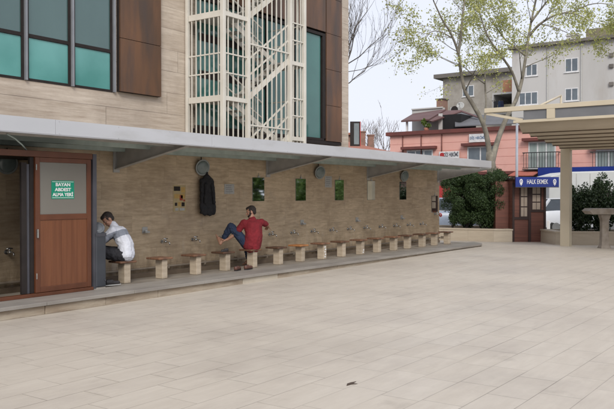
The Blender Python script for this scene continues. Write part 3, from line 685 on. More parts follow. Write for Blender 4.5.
for k, n in ((7, 5), (9, 2)):
    ped = [c for c in stools[k].children if c.name.startswith('pedestal')][0]
    mb = MB()
    for j in range(n):
        zz = 0.20 + j * 0.055; mb.box(-0.03 + 0.02 * (j % 2), -0.0885, zz, 0.02 + 0.02 * (j % 2), -0.0865, zz + 0.03)
    b_ = BASE['stool']; me = bpy.data.meshes.new('paint_spots'); me.from_pydata([tuple(p - b_) for p in mb.v], [], mb.f); me.materials.append(white)
    o = bpy.data.objects.new('paint_spots', me); COL.objects.link(o); o.parent = ped

# ------------------------------------------------------------------ taps
def make_tap():
    t = thing('tap', (0, YW, 0.72), 'x', 'tap', 'taps along the washing wall')
    mb = MB(); mb.cyl((0, YW - 0.002, 0.72), (0, YW - 0.02, 0.72), 0.035, n=16); mb.cyl((0, YW - 0.02, 0.72), (0, YW - 0.10, 0.72), 0.02, n=12); mb.ell((0, YW - 0.105, 0.72), 0.028, nu=12, nv=8); build('tap_body', mb, chrome, t)
    mb = MB(); mb.tube([(0, YW - 0.10, 0.715), (0, YW - 0.16, 0.72), (0, YW - 0.205, 0.705), (0, YW - 0.215, 0.665)], [0.014, 0.014, 0.013, 0.012], 10); build('spout', mb, chrome, t)
    mb = MB(); mb.cyl((0, YW - 0.10, 0.74), (0, YW - 0.10, 0.775), 0.012); mb.tube([(-0.055, YW - 0.10, 0.775), (0, YW - 0.10, 0.78), (0.055, YW - 0.10, 0.775)], [0.010, 0.013, 0.010], 8); build('handle', mb, chrome, t)
    return t
t0 = make_tap()
TAP_LAB = {-4: 'chrome tap inside the booth doorway', -3: None, -2: None, -1: None, 0: 'first chrome tap right of the white shirted man', 1: 'chrome tap below the yellow poster', 2: 'chrome tap below the hanging black coat',
 3: 'chrome tap reached by the red shirted man', 4: 'chrome tap facing the first empty stool past the red shirted man', 5: 'chrome tap behind the orange topped stool', 6: 'chrome tap left of the small notice plate, second past the orange topped stool', 7: 'chrome tap below the third mirror from the left',
 8: 'chrome tap below the fourth mirror from the left, beneath the poster like reflection', 9: 'chrome tap right of the soap dish under the fourth mirror', 10: 'chrome tap just left of the fifth mirror', 11: 'chrome tap just right of the fifth mirror', 12: 'second chrome tap from the far end of the low row', 13: 'last chrome tap of the low row before the low dark mirror'}
first = True
for k, lab in TAP_LAB.items():
    if lab is None: continue
    X = 10.12 + 0.8185 * k
    t = t0 if first else copy_tree(t0); first = False
    t.location = (X, YW, 0.72); t['label'] = lab
t = copy_tree(t0); t.location = (22.0 - 0.25, YW, 1.0); t['label'] = 'chrome tap mounted higher than the others at the far end of the wall'

# soap dishes
def make_dish():
    t = thing('soap_dish', (0, YW, 0.94), 'x', 'soap dish', 'soap dishes above the taps')
    mb = MB(); mb.box(-0.065, YW - 0.012, 0.89, 0.065, YW - 0.001, 1.01); build('back_plate', mb, plast, t, bevel=0.004)
    mb = MB(); mb.box(-0.055, YW - 0.085, 0.90, 0.055, YW - 0.0125, 0.918); mb.box(-0.055, YW - 0.085, 0.9185, 0.055, YW - 0.075, 0.935); build('tray', mb, plast, t, bevel=0.003)
    mb = MB(); mb.ell((0, YW - 0.045, 0.932), (0.035, 0.022, 0.014)); build('soap', mb, white, t)
    return t
dh0 = make_dish()
for k, (X, lab) in enumerate(((9.69, 'grey white soap dish right of the white shirted man'), (14.65, 'soap dish under the second mirror from the left'), (17.13, 'soap dish just left of the fourth mirror'), (19.6, 'soap dish under the fifth mirror, farthest along the wall'))):
    d = dh0 if k == 0 else copy_tree(dh0); d.location = (X, YW, 0.94); d['label'] = lab

# mirrors
def make_mirror(w_, z0, z1):
    zc = (z0 + z1) / 2
    t = thing('wall_mirror', (0, YW, z0), 'x', 'mirror', 'small mirrors on the washing wall')
    mb = MB(); mb.box(-w_ / 2, YW - 0.010, z0, w_ / 2, YW - 0.006, z1); build('mirror_glass', mb, mirrorm, t)
    mb = MB(); mb.box(-w_ / 2 - 0.006, YW - 0.0055, z0 - 0.006, w_ / 2 + 0.006, YW - 0.001, z1 + 0.006); build('backing', mb, mirroredge, t)
    mb = MB(); mb.box(-0.03, YW - 0.03, z1 + 0.007, 0.03, YW - 0.001, z1 + 0.04); mb.tube([(0, YW - 0.008, z1 + 0.03), (0.01, YW - 0.008, z1 + 0.10)], 0.006, 6); build('clip', mb, plast, t)
    return t
m0 = make_mirror(0.40, 1.47, 1.98)
for k, (px, lab) in enumerate(((258.3, 'mirror just above the red shirted man, first from the left'), (300.6, 'second mirror from the left, left of the pale notice plate'), (339.2, 'third mirror from the left, right of the pale notice plate'), (371, 'fourth mirror from the left'), (402.8, 'fifth mirror from the left, under a round lamp'))):
    m = m0 if k == 0 else copy_tree(m0); m.location = (P(px, 190, Y=YW).x, YW, 1.47); m['label'] = lab
    m.rotation_euler = (rnd.uniform(-0.004, 0.004), 0, 0)
m = make_mirror(0.42, 1.06, 1.57); m.location = (P(434.5, 200, Y=YW).x, YW, 1.06); m['label'] = 'low dark mirror at the far end of the wall'

# round wall lamps
def make_lamp():
    t = thing('wall_lamp', (0, YW, 2.15), 'x', 'lamp', 'round lamps under the canopy')
    c = V((0, YW - 0.085, 2.15)); nrm = V((-0.25, -1, -0.18)).normalized()
    mb = MB(); mb.cyl(c + nrm * -0.03, c + nrm * 0.018, 0.15, 0.165, n=32); build('housing', mb, lamprim, t, bevel=0.006)
    q = nrm.to_track_quat('Z', 'Y').to_matrix()
    mb = MB(); mb.ell(c + nrm * 0.018, (0.135, 0.135, 0.03), nu=28, nv=10, rot=q); build('diffuser', mb, lampglass, t)
    mb = MB(); mb.tube([(0, YW - 0.002, 2.28), (0, YW - 0.05, 2.29), (0.0, YW - 0.06, 2.22)], 0.012, 8); mb.tube([(0.05, YW - 0.008, 2.25), (0.05, YW - 0.008, 2.40)], 0.008, 6); build('cable', mb, darkal, t)
    return t
l0 = make_lamp()
for k, (px, lab) in enumerate(((199.3, 'round grey wall lamp above the hanging black coat'), (4, 'round grey wall lamp inside the booth doorway'), (317, 'round grey wall lamp between the second and third mirror'), (402, 'round grey wall lamp above the fifth mirror, farthest of all'))):
    l = l0 if k == 0 else copy_tree(l0); l.location = (P(px, 168, Y=YW).x, YW, 2.15 if k != 1 else 2.08); l['label'] = lab

# notices and poster
def notice(px0, py0, px1, py1, lab, lines):
    a = P(px0, py0, Y=YW); b = P(px1, py1, Y=YW)
    t = thing('notice_plate', (a.x, YW, b.z), lab, 'notice')
    mb = MB(); mb.box(a.x, YW - 0.008, b.z, b.x, YW - 0.001, a.z); build('plate', mb, paperw, t, bevel=0.002)
    mb = MB()
    for i in range(lines):
        zz = a.z - (i + 1) * (a.z - b.z) / (lines + 1); l = a.x + 0.04
        mb.box(l, YW - 0.0105, zz, l + (b.x - a.x - 0.08) * rnd.uniform(0.6, 1), YW - 0.0085, zz + 0.012)
    build('print', mb, printgrey, t)
notice(224.2, 184, 234, 194, 'pale square notice plate between the hanging coat and the first mirror', 4)
notice(324.8, 176, 331.6, 187.5, 'pale notice plate between the second and third mirror', 5)
a = P(173, 185, Y=YW); b = P(185.6, 211.5, Y=YW)
ps = thing('poster', (a.x, YW, b.z), 'yellowed picture poster left of the hanging black coat', 'poster')
mb = MB(); mb.box(a.x, YW - 0.006, b.z, b.x, YW - 0.001, a.z); build('sheet', mb, postery, ps)
mb = MB(); W_, H_ = b.x - a.x, a.z - b.z
for (u0, v0, u1, v1, mi) in ((.05, .78, .55, .95, 1), (.62, .72, .93, .92, 0), (.08, .5, .5, .66, 0), (.5, .42, .75, .62, 2), (.6, .5, .92, .68, 0), (.12, .22, .3, .34, 1), (.38, .2, .6, .36, 0), (.66, .2, .9, .35, 1), (.15, .04, .4, .14, 3), (.5, .04, .9, .14, 3), (.8, .38, .93, .46, 2)):
    mb.box(a.x + u0 * W_, YW - 0.009, b.z + v0 * H_, a.x + u1 * W_, YW - 0.0062, b.z + v1 * H_, mi)
build('pictures', mb, [postery2, darkal, posterr, paperw], ps)

# hanging coat
cx = P(208.5, 190, Y=10.45).x; zt = P(208, 172.5, Y=10.45).z; zb = P(210, 217, Y=10.45).z
ct = thing('hanging_coat', (cx, YW, zb), 'black coat hanging from a wall hook', 'coat')
mb = MB(); H_ = zt - zb
for (dx, t0_, dx1, t1, r0, r1) in ((0.0, .985, 0.0, .90, .022, .05), (0, .90, -.10, .80, .06, .055), (0, .90, .09, .80, .06, .055), (-.11, .80, -.12, .16, .06, .05), (.10, .80, .15, .10, .06, .055), (-.04, .82, -.06, .10, .08, .06),
                             (.05, .82, .07, .09, .08, .06), (0, .75, .02, .10, .08, .06), (-.1, .6, -.13, .12, .05, .045), (.12, .45, .17, .12, .05, .045)):
    cap(mb, (cx + dx * 1.25, 10.49, zb + t0_ * H_), (cx + dx1 * 1.2, 10.49, zb + t1 * H_), r0, r1)
me = remesh(mb, 0.012, 3, 0.05, 0.09)
for v in me.vertices: v.co.y = 10.49 + (v.co.y - 10.49) * 0.85
mesh_obj('coat_cloth', me, coatm, ct)
mb = MB()
for s in (-1, 1): cap(mb, (cx + 0.09 * s, 10.43, zb + .72 * H_), (cx + 0.13 * s, 10.42, zb + .33 * H_), 0.045, 0.035)
me = remesh(mb, 0.012, 3, 0.03, 0.07); mesh_obj('sleeves', me, coatm, ct)
mb = MB(); mb.box(cx - 0.02, YW - 0.012, zt - 0.03, cx + 0.02, YW - 0.001, zt + 0.05); mb.tube([(cx, YW - 0.01, zt), (cx, YW - 0.06, zt - 0.02), (cx, YW - 0.075, zt + 0.02)], 0.007, 8); tag(build('wall_hook', mb, chrome, base=(cx, YW, zt)), 'metal wall hook holding the black coat', 'hook')

# bin
bx, by = 7.57, 9.32
bn = thing('bin', (bx, by, 0.172), 'tall narrow dark grey bin with tilted lid beside the man in white', 'bin')
mb = MB(); mb.box(bx - 0.095, by - 0.085, 0.20, bx + 0.095, by + 0.085, 1.03); build('bin_body', mb, bingrey, bn, bevel=0.02, seg=3)
mb = MB(); mb.box(bx - 0.085, by - 0.075, 0.172, bx + 0.085, by + 0.075, 0.20); mb.box(bx - 0.13, by - 0.12, 0.173, bx + 0.15, by - 0.02, 0.185); build('bin_base', mb, mat('pale base', (0.35, 0.32, 0.28), 0.7), bn)
nrm = V((-0.45, -0.62, 0.62)).normalized(); c = V((bx + 0.0, by + 0.0, 1.095))
mb = MB(); mb.cyl(c - nrm * 0.055, c + nrm * 0.015, 0.105, 0.105, n=28); mb.cyl(c + nrm * 0.0152, c + nrm * 0.03, 0.085, 0.06, n=24); build('bin_lid', mb, binlid, bn, bevel=0.004)
mb = MB(); build('bin_rim', MB().box(bx - 0.097, by - 0.09, 0.97, bx + 0.097, by - 0.086, 1.02), greyal, bn); mb.cyl((bx + 0.07, by - 0.085, 0.3), (bx + 0.07, by - 0.095, 0.3), 0.012); build('bin_lock', mb, greyal, bn)

# ------------------------------------------------------------------ shoes
def shoe(name, loc, rz, m, lab, sole=None, s=1.0):
    t = thing(name, loc, lab, 'shoe')
    q = Matrix.Rotation(rz, 3, 'Z'); L_ = V(loc)
    def T(x, y, z): return L_ + q @ V((x * s, y * s, z * s))
    mb = MB(); cap(mb, T(-0.10, 0, 0.045), T(0.09, 0, 0.035), 0.038 * s, 0.036 * s); cap(mb, T(-0.10, 0, 0.06), T(-0.02, 0, 0.06), 0.036 * s, 0.036 * s); cap(mb, T(0.05, .012, .03), T(0.10, .005, .028), .036 * s, .028 * s)
    me = remesh(mb, 0.006, 3)
    for v in me.vertices:
        if v.co.z < loc[2] + 0.015: v.co.z = loc[2] + 0.015
    mesh_obj('upper', me, m, t)
    mb = MB(); pts = [T(0.145 * math.cos(a) * (1 if math.cos(a) > 0 else 0.97), 0.046 * math.sin(a), 0) for a in np.linspace(0, 2 * math.pi, 20, endpoint=False)]
    mb.prism([(p.x, p.y) for p in pts], loc[2] + 0.001, loc[2] + 0.016); build('sole', mb, sole or shoeb, t)
    mb = MB(); mb.ell(T(-0.085, 0, 0.088), (0.045 * s, 0.024 * s, 0.010), rot=q); build('opening', mb, black, t)
q0 = P(241, 268, Z=0.172)
shoe('shoe', (10.92, 9.40, 0.174), R(20), shoebr, 'brown shoe left of the red shirted man\'s stool')
shoe('shoe', (11.19, 9.36, 0.174), R(8), shoebr, 'brown shoe nearest the pedestal of the red shirted man\'s stool')
shoe('shoe', (7.98, 9.46, 0.174), R(-10), shoeb, 'black shoe with white sole beside the grey bin', shoesole)
# dark slipper-like pair left on the wet stool
shoe('slipper', (10.80, 9.62, SEATZ + 0.003), R(165), shoeb, 'black slipper lying on the wet stool', None, 0.62)

# ------------------------------------------------------------------ people
def paint_body(me, regions, voxel=0.02): pass
def hand(mb, wrist, direc, palmn, s=1.0, curl=0.5, mirror=1):
    """palm and five fingers appended to a builder; direc = where fingers point, palmn = palm normal"""
    w_ = V(wrist); d = V(direc).normalized(); n_ = V(palmn); n_ = (n_ - d * n_.dot(d)).normalized(); sd = d.cross(n_) * mirror
    cap(mb, w_, w_ + d * 0.02 * s, 0.024 * s, 0.026 * s)
    for k in range(4):
        o = (k - 1.5) * 0.019 * s
        cap(mb, w_ + d * 0.015 * s + sd * o * 0.7, w_ + d * 0.078 * s + sd * o, 0.0135 * s, 0.0115 * s, 10)
    for k, ln in enumerate((0.068, 0.078, 0.072, 0.056)):
        o = (k - 1.5) * 0.0205 * s; p = w_ + d * 0.080 * s + sd * o; dd = d.copy(); r = 0.0092 * s
        for j, f in enumerate((0.45, 0.32, 0.23)):
            dd = (dd * math.cos(curl * (0.5 + 0.3 * j)) + n_ * math.sin(curl * (0.5 + 0.3 * j))).normalized(); q = p + dd * ln * f * s
            cap(mb, p, q, r, r * 0.9, 10); p = q; r *= 0.9
    p = w_ + d * 0.022 * s - sd * 0.026 * s; dd = (d * 0.65 - sd * 0.7 + n_ * 0.25).normalized()
    cap(mb, p, p + dd * 0.040 * s, 0.0125 * s, 0.011 * s, 10); p = p + dd * 0.040 * s; dd = (dd + n_ * 0.4 + d * 0.4).normalized(); cap(mb, p, p + dd * 0.032 * s, 0.0105 * s, 0.0085 * s, 10)
def foot(mb, ankle, toe, upv, s=1.0):
    a, t = V(ankle), V(toe); d = (t - a).normalized(); u = V(upv); u = (u - d * u.dot(d)).normalized(); sd = d.cross(u)
    heel = a - d * 0.045 - u * 0.045
    cap(mb, a, heel, 0.036, 0.032); cap(mb, a, a + d * 0.10 - u * 0.025, 0.036, 0.026); cap(mb, heel, a + d * 0.13 - u * 0.052, 0.03, 0.026)
    for k in range(5):
        o = (k - 2) * 0.0165; ln = 0.185 - 0.008 * k
        cap(mb, a + d * 0.10 - u * 0.045 + sd * o * 0.8, a + d * ln - u * 0.060 + sd * o, 0.017, 0.0105 if k else 0.0135, 10)
def head(body, hairb, c, face, upv, s=1.0, beard=False):
    """skull, face, ears, neck start; c = head centre; face = looking direction"""
    f = V(face).normalized(); u = V(upv); u = (u - f * u.dot(f)).normalized(); r = f.cross(u); c = V(c)
    rot = Matrix((r, f, u)).transposed()
    body.ell(c + u * 0.022 * s - f * 0.008, (0.076 * s, 0.094 * s, 0.092 * s), rot=rot, nu=24, nv=16)            # cranium
    body.ell(c + f * 0.028 * s - u * 0.045 * s, (0.058 * s, 0.060 * s, 0.068 * s), rot=rot, nu=20, nv=14)       # face
    body.ell(c + f * 0.058 * s - u * 0.094 * s, (0.026 * s, 0.022 * s, 0.020 * s), rot=rot)                      # chin
    cap(body, c + f * 0.086 * s + u * 0.005 * s, c + f * 0.107 * s - u * 0.030 * s, 0.009 * s, 0.013 * s, 10)   # nose
    for sgn in (-1, 1):
        body.ell(c + r * 0.076 * s * sgn - f * 0.004 - u * 0.012 * s, (0.010 * s, 0.020 * s, 0.032 * s), rot=rot, nu=12, nv=8)
        body.ell(c + r * 0.032 * s * sgn + f * 0.072 * s + u * 0.014 * s, (0.022 * s, 0.010 * s, 0.008 * s), rot=rot, nu=12, nv=8)   # brow
        body.ell(c + r * 0.036 * s * sgn + f * 0.055 * s - u * 0.03 * s, (0.022 * s, 0.022 * s, 0.020 * s), rot=rot, nu=12, nv=8)   # cheek
    cap(body, c + f * 0.084 * s - u * 0.060 * s - r * 0.016 * s, c + f * 0.084 * s - u * 0.060 * s + r * 0.016 * s, 0.0085 * s, 0.0085 * s, 10)   # lips
    # hair
    hairb.ell(c + u * 0.028 * s - f * 0.018, (0.080 * s, 0.094 * s, 0.091 * s), rot=rot, nu=24, nv=16)
    hairb.ell(c - f * 0.055 * s - u * 0.015 * s, (0.066 * s, 0.044 * s, 0.065 * s), rot=rot, nu=20, nv=12)
    hairb.ell(c + u * 0.075 * s + f * 0.035 * s, (0.060 * s, 0.050 * s, 0.034 * s), rot=rot, nu=20, nv=12)
    for sgn in (-1, 1): hairb.ell(c + r * 0.066 * s * sgn + f * 0.012 * s + u * 0.012 * s, (0.014 * s, 0.018 * s, 0.034 * s), rot=rot, nu=12, nv=8)
    if beard:
        hairb.ell(c + f * 0.048 * s - u * 0.080 * s, (0.058 * s, 0.046 * s, 0.040 * s), rot=rot, nu=20, nv=12)
        for sgn in (-1, 1): cap(hairb, c + r * 0.056 * s * sgn + f * 0.022 * s - u * 0.02 * s, c + r * 0.040 * s * sgn + f * 0.045 * s - u * 0.070 * s, 0.019 * s, 0.029 * s, 10)
    return f, u, r
def eyes(c, face, upv, parent, s=1.0):
    f = V(face).normalized(); u = V(upv); u = (u - f * u.dot(f)).normalized(); r = f.cross(u); c = V(c); mb = MB()
    for sgn in (-1, 1): mb.ell(c + r * 0.031 * s * sgn + f * 0.069 * s, 0.0100 * s, 0, 12, 8); mb.ell(c + r * 0.031 * s * sgn + f * 0.0750 * s, 0.0060 * s, 1, 10, 6)
    build('eyes', mb, [mat('eye white', (0.42, 0.38, 0.35), 0.4), black], parent)

# the man in the red T-shirt
pm = thing('person', (11.70, 9.72, 0.16), 'man in a dark red T-shirt and jeans seated with one foot raised', 'person')
hipc = V((11.70, 9.70, 0.64)); hl, hr_ = V((11.60, 9.76, 0.63)), V((11.80, 9.78, 0.63))
kl, al, tl = V((11.42, 10.00, 0.97)), V((11.36, 10.19, 0.68)), V((11.42, 10.32, 0.81))
kr, ar, tr_ = V((12.05, 10.14, 0.60)), V((12.24, 10.22, 0.24)), V((12.27, 10.42, 0.19))
waist, chest, neckb = V((11.72, 9.66, 0.78)), V((11.73, 9.69, 0.95)), V((11.735, 9.72, 1.11))
sl, sr = V((11.54, 9.77, 1.05)), V((11.94, 9.66, 1.055))
el, wl_ = V((11.46, 9.92, 0.82)), V((11.39, 10.08, 0.71))
er, wr = V((12.25, 9.74, 0.985)), V((12.48, 9.90, 0.93))
hc = V((11.745, 9.755, 1.27)); fdir = V((-0.62, 0.72, -0.30)); hup = V((-0.12, 0.1, 1))
b = MB(); hb = MB()
head(b, hb, hc, fdir, hup, 1.0, True)
cap(b, neckb, hc - V((0, 0, 0.05)), 0.058, 0.054)
cap(b, hipc, waist, 0.10, 0.10); cap(b, waist, chest, 0.10, 0.10); cap(b, chest, neckb - V((0, 0, 0.04)), 0.10, 0.06)
cap(b, sl, sr, 0.045, 0.045); 
cap(b, sl, el, 0.052, 0.041); cap(b, el, wl_, 0.041, 0.028); cap(b, sr, er, 0.052, 0.041); cap(b, er, wr, 0.041, 0.028)
hand(b, wl_, V((-0.25, 0.55, 0.05)), V((0.3, 0.3, -1)), 1.0, 0.6, -1); hand(b, wr, V((0.45, 0.75, -0.25)), V((0, 0.2, -1)), 1.0, 0.45)
for h_, k_, a_, t_ in ((hl, kl, al, tl), (hr_, kr, ar, tr_)):
    cap(b, h_, k_, 0.085, 0.058); cap(b, k_, k_.lerp(a_, 0.35), 0.055, 0.055); cap(b, k_.lerp(a_, 0.35), a_, 0.055, 0.036)
foot(b, al, tl, V((0.5, -0.5, 0.3))); foot(b, ar, tr_, V((0, 0.2, 1)))
body = mesh_obj('body', remesh(b, 0.0055, 2), skinm, pm)
mesh_obj('hair', remesh(hb, 0.005, 1, 0.014, 0.018), hairm, pm)
eyes(hc, fdir, hup, pm)
b = MB()
cap(b, hipc + V((0, -0.01, -0.05)), waist, 0.165, 0.155); cap(b, waist, chest, 0.15, 0.155); cap(b, chest, neckb - V((0, 0, .04)), 0.15, 0.10)
for s_ in (-1, 1):
    cap(b, waist + V((0.07 * s_, 0, 0)), chest + V((0.09 * s_, 0, 0.02)), 0.125, 0.125); cap(b, chest + V((0.09 * s_, 0, 0.02)), neckb + V((0.05 * s_, 0, -0.06)), 0.125, 0.085)
    cap(b, hipc + V((0.09 * s_, -0.01, -0.04)), waist + V((0.085 * s_, 0, 0)), 0.125, 0.122)
cap(b, sl - V((0, 0, .01)), sr - V((0, 0, .01)), 0.070, 0.070); cap(b, neckb - V((0, 0, .03)), neckb + V((0, 0, 0.005)), 0.085, 0.072)
cap(b, sl, sl.lerp(el, 0.62), 0.070, 0.064); cap(b, sr, sr.lerp(er, 0.72), 0.070, 0.062)
me = remesh(b, 0.009, 4, 0.024, 0.06); mesh_obj('t_shirt', me, redsh, pm)
b = MB()
cap(b, hl + V((0.03, -0.04, -0.01)), hr_ + V((-0.03, -0.04, -0.01)), 0.115, 0.115)
cap(b, hl, kl, 0.105, 0.078); cap(b, kl, kl.lerp(al, 0.72), 0.077, 0.060)
cap(b, hr_, kr, 0.105, 0.078); cap(b, kr, kr.lerp(ar, 0.85), 0.077, 0.060)
me = remesh(b, 0.008, 2, 0.030, 0.045); mesh_obj('jeans', me, jeans, pm)

# the man in the white shirt
pw = thing('person', (8.40, 9.70, 0.16), 'dark haired man in a white shirt bending forward on the first stool', 'person')
hipc = V((8.40, 9.62, 0.635)); hl, hr_ = V((8.29, 9.68, 0.62)), V((8.50, 9.72, 0.62))
kl, al, tl = V((8.00, 9.98, 0.70)), V((7.88, 10.10, 0.27)), V((7.82, 10.30, 0.20))
kr, ar, tr_ = V((8.12, 10.12, 0.70)), V((8.04, 10.24, 0.27)), V((8.02, 10.42, 0.20))
waist, chest, neckb = V((8.42, 9.66, 0.79)), V((8.38, 9.75, 0.96)), V((8.33, 9.83, 1.08))
sl, sr = V((8.06, 9.80, 1.055)), V((8.40, 9.93, 1.045))
sl, sr = V((8.20, 9.72, 1.02)), V((8.47, 9.92, 1.01))
el, wl_ = V((8.02, 9.86, 0.79)), V((8.06, 10.03, 0.98))
er, wr = V((8.30, 10.16, 0.80)), V((8.16, 10.12, 1.01))
hc = V((8.25, 9.90, 1.205)); fdir = V((-0.62, 0.22, -0.62)); hup = V((-0.45, 0.25, 0.8))
b = MB(); hb = MB()
head(b, hb, hc, fdir, hup, 1.0, False)
cap(b, neckb, hc - V((-0.01, 0, 0.04)), 0.058, 0.055)
cap(b, hipc, waist, 0.10, 0.095); cap(b, waist, chest, 0.09, 0.09); cap(b, chest, neckb - V((0, 0, 0.03)), 0.09, 0.06)
cap(b, sl, sr, 0.042, 0.042)
for s_, e_, w_ in ((sl, el, wl_), (sr, er, wr)): cap(b, s_, e_, 0.05, 0.04); cap(b, e_, w_, 0.04, 0.028)
hand(b, wl_, V((0.05, 0.25, 1)), V((0.6, 0.2, 0)), 1.0, 0.5); hand(b, wr, V((-0.1, -0.1, 1)), V((0.2, -0.6, 0)), 1.0, 0.5)
for h_, k_, a_, t_ in ((hl, kl, al, tl), (hr_, kr, ar, tr_)):
    cap(b, h_, k_, 0.085, 0.058); cap(b, k_, k_.lerp(a_, 0.35), 0.055, 0.055); cap(b, k_.lerp(a_, 0.35), a_, 0.055, 0.036)
    foot(b, a_, t_, V((0, 0.3, 1)))
mesh_obj('body', remesh(b, 0.0055, 2), skinm, pw)
mesh_obj('hair', remesh(hb, 0.005, 1, 0.014, 0.018), hairm, pw)
eyes(hc, fdir, hup, pw)
b = MB()
sd_ = (sr - sl).normalized()
cap(b, hipc, waist, 0.135, 0.13); cap(b, waist, chest, 0.13, 0.13); cap(b, chest, neckb - V((0, 0, 0.04)), 0.13, 0.085)
for s_ in (-1, 1):
    cap(b, hipc + sd_ * 0.06 * s_ + V((0, 0, 0.0)), waist + sd_ * 0.06 * s_, 0.115, 0.115)
    cap(b, waist + sd_ * 0.06 * s_, chest + sd_ * 0.07 * s_, 0.115, 0.115); cap(b, chest + sd_ * 0.07 * s_, neckb + sd_ * 0.04 * s_ - V((0, 0, 0.05)), 0.115, 0.08)
cap(b, sl, sr, 0.075, 0.075); cap(b, neckb - V((0, 0, .02)), neckb + (hc - neckb) * 0.22, 0.08, 0.066)
for s_, e_, w_ in ((sl, el, wl_), (sr, er, wr)): cap(b, s_, e_, 0.072, 0.058); cap(b, e_, e_.lerp(w_, 0.85), 0.058, 0.042)
me = remesh(b, 0.008, 3, 0.022, 0.055)
# grey band round the chest
ax = (neckb - hipc).normalized(); c0 = chest - ax * 0.02
shirt = mesh_obj('shirt', me, [whitesh, greysh], pw); bb = BASE['person.001']
for p in shirt.data.polygons:
    d = (p.center + bb - c0).dot(ax)
    if abs(d) < 0.052: p.material_index = 1
b = MB()
cap(b, hl + V((0.03, -0.04, 0)), hr_ + V((-0.03, -0.04, 0)), 0.125, 0.125)
for h_, k_, a_ in ((hl, kl, al), (hr_, kr, ar)): cap(b, h_, k_, 0.112, 0.085); cap(b, k_, k_.lerp(a_, 0.88), 0.080, 0.062)
me = remesh(b, 0.008, 2, 0.030, 0.05); mesh_obj('trousers', me, blacktr, pw)

# small dark leaf lying on the paving
q = P(349, 383.7, Z=0.002); mb = MB()
mb.slab([q + V((-0.07, -0.02, 0)), q + V((-0.01, -0.03, 0)), q + V((0.04, -0.06, 0)), q + V((0.03, -0.02, 0)), q + V((0.10, -0.01, 0)), q + V((0.04, 0.01, 0)), q + V((-0.01, 0.012, 0))], (0, 0, 0.0025))
tag(build('fallen_leaf', mb, mat('dry leaf', (0.07, 0.045, 0.03), 0.8), base=q), 'small dark dry leaf lying on the bare paving', 'leaf')
# ------------------------------------------------------------------ planters and hedges
def foliage(name, parent, c, r, n, size, m, seed, clumps=26, flat=1.0, shell=0.45):
    g = np.random.default_rng(seed)
    cc = g.normal(size=(clumps, 3)); cc /= np.linalg.norm(cc, axis=1)[:, None]; cc *= (g.random((clumps, 1)) ** 0.4) * 0.78
    rad = g.uniform(0.22, 0.42, clumps)
    k = g.integers(0, clumps, n); d = g.normal(size=(n, 3)); d /= np.linalg.norm(d, axis=1)[:, None]
    p = cc[k] + d * (rad[k] * (shell + (1 - shell) * g.random(n) ** 0.5))[:, None]
    p = p * np.array(r) + np.array(c)
    return leaves(name, p, size, m, parent, seed=seed, aspect=0.5, updir=(0, 0, 0.35))
def boxfoliage(parent, o, u, w_, ln, dp, h, n, size, m, seed, bulge=0.18):
    g = np.random.default_rng(seed)
    a, b_, c = g.random(n), g.random(n), g.random(n)
    # pull towards the surface
    ed = g.integers(0, 4, n)
    b_ = np.where(ed == 0, b_ ** 2.2, b_); b_ = np.where(ed == 1, 1 - b_ ** 2.2, b_); c = np.where(ed == 2, 1 - c ** 2.5, c)
    def lump(x, y, z): return (np.sin(x * 7.1 + seed) * np.cos(z * 6.3 + 1.3 * seed) + np.sin(x * 15 + y * 9) * 0.5 + np.sin(z * 13 + y * 11) * 0.4)
    L_ = lump(a * ln, b_ * dp, c * h) * bulge
    edge = 1 - 0.16 * (c ** 3) 
    x = (a - 0.5) * ln * edge * (1 + L_ * 0.25) + 0.5 * ln; y = (b_ - 0.5) * dp * edge * (1 + L_ * 0.9) + 0.5 * dp; z = c * h * (1 + L_ * 0.22 + 0.05 * np.sin(a * 9 + seed))
    o_ = np.array(o); u_ = np.array(u); ww = np.array(w_)
    p = o_ + x[:, None] * u_ + y[:, None] * ww + z[:, None] * np.array([0, 0, 1.0])
    return leaves('foliage', p, size, m, parent, seed=seed, aspect=0.5, updir=(0, 0, 0.4))
def stems(parent, pts, h, seed, m):
    rr = random.Random(seed); mb = MB()
    for p in pts:
        for k in range(3):
            q = [V(p)]
            for j in range(4): q.append(q[-1] + V((rr.uniform(-.12, .12), rr.uniform(-.12, .12), h / 4.6)))
            mb.tube(q, [0.022, 0.018, 0.014, 0.01, 0.005], 6)
    return build('stems', mb, m, parent)
ux, uy = V((fwd.x, fwd.y, 0)).normalized(), V((rt.x, rt.y, 0)).normalized()   # plan directions of the chamfered planters
def on(px, depth, z=0): p = P(px, 195, D=depth); return V((p.x, p.y, z))
zpt = 0.44
# left planter
A0, A1, A2 = on(428, 27.2), on(494, 26.0), on(512.5, 25.9)
B0, B2 = A0 + ux * 2.6, A2 + ux * 2.6
pl = thing('planter', A1, 'long beige stone planter under the dense hedge at the end of the wall', 'planter')
mb = MB()
def planter_mb(front, back, z1):
    mb = MB(); poly = front + list(reversed(back)); c = sum(poly, V((0, 0, 0))) / len(poly)
    inner = [p + (c - p).normalized() * 0.26 for p in poly]; n = len(poly)
    for i in range(n):
        a, b_ = poly[i], poly[(i + 1) % n]; ia, ib = inner[i], inner[(i + 1) % n]
        mb.prism([(a.x, a.y), (b_.x, b_.y), (ib.x, ib.y), (ia.x, ia.y)], 0, z1 - 0.05)
        oa, ob_ = a + (a - c).normalized() * 0.03, b_ + (b_ - c).normalized() * 0.03
        mb.prism([(oa.x, oa.y), (ob_.x, ob_.y), (ib.x, ib.y), (ia.x, ia.y)], z1 - 0.049, z1)
    return mb, inner
mb, inn = planter_mb([A0, A1, A2], [B0, B2], zpt); build('stone_wall', mb, PLANTM, pl)
mb = MB(); mb.prism([(p.x, p.y) for p in inn], 0.01, zpt - 0.08); build('soil', mb, soil, pl)
hd = thing('hedge', on(476, 26.6, zpt), 'dense dark green hedge bush rising from the long planter left of the kiosk', 'hedge')
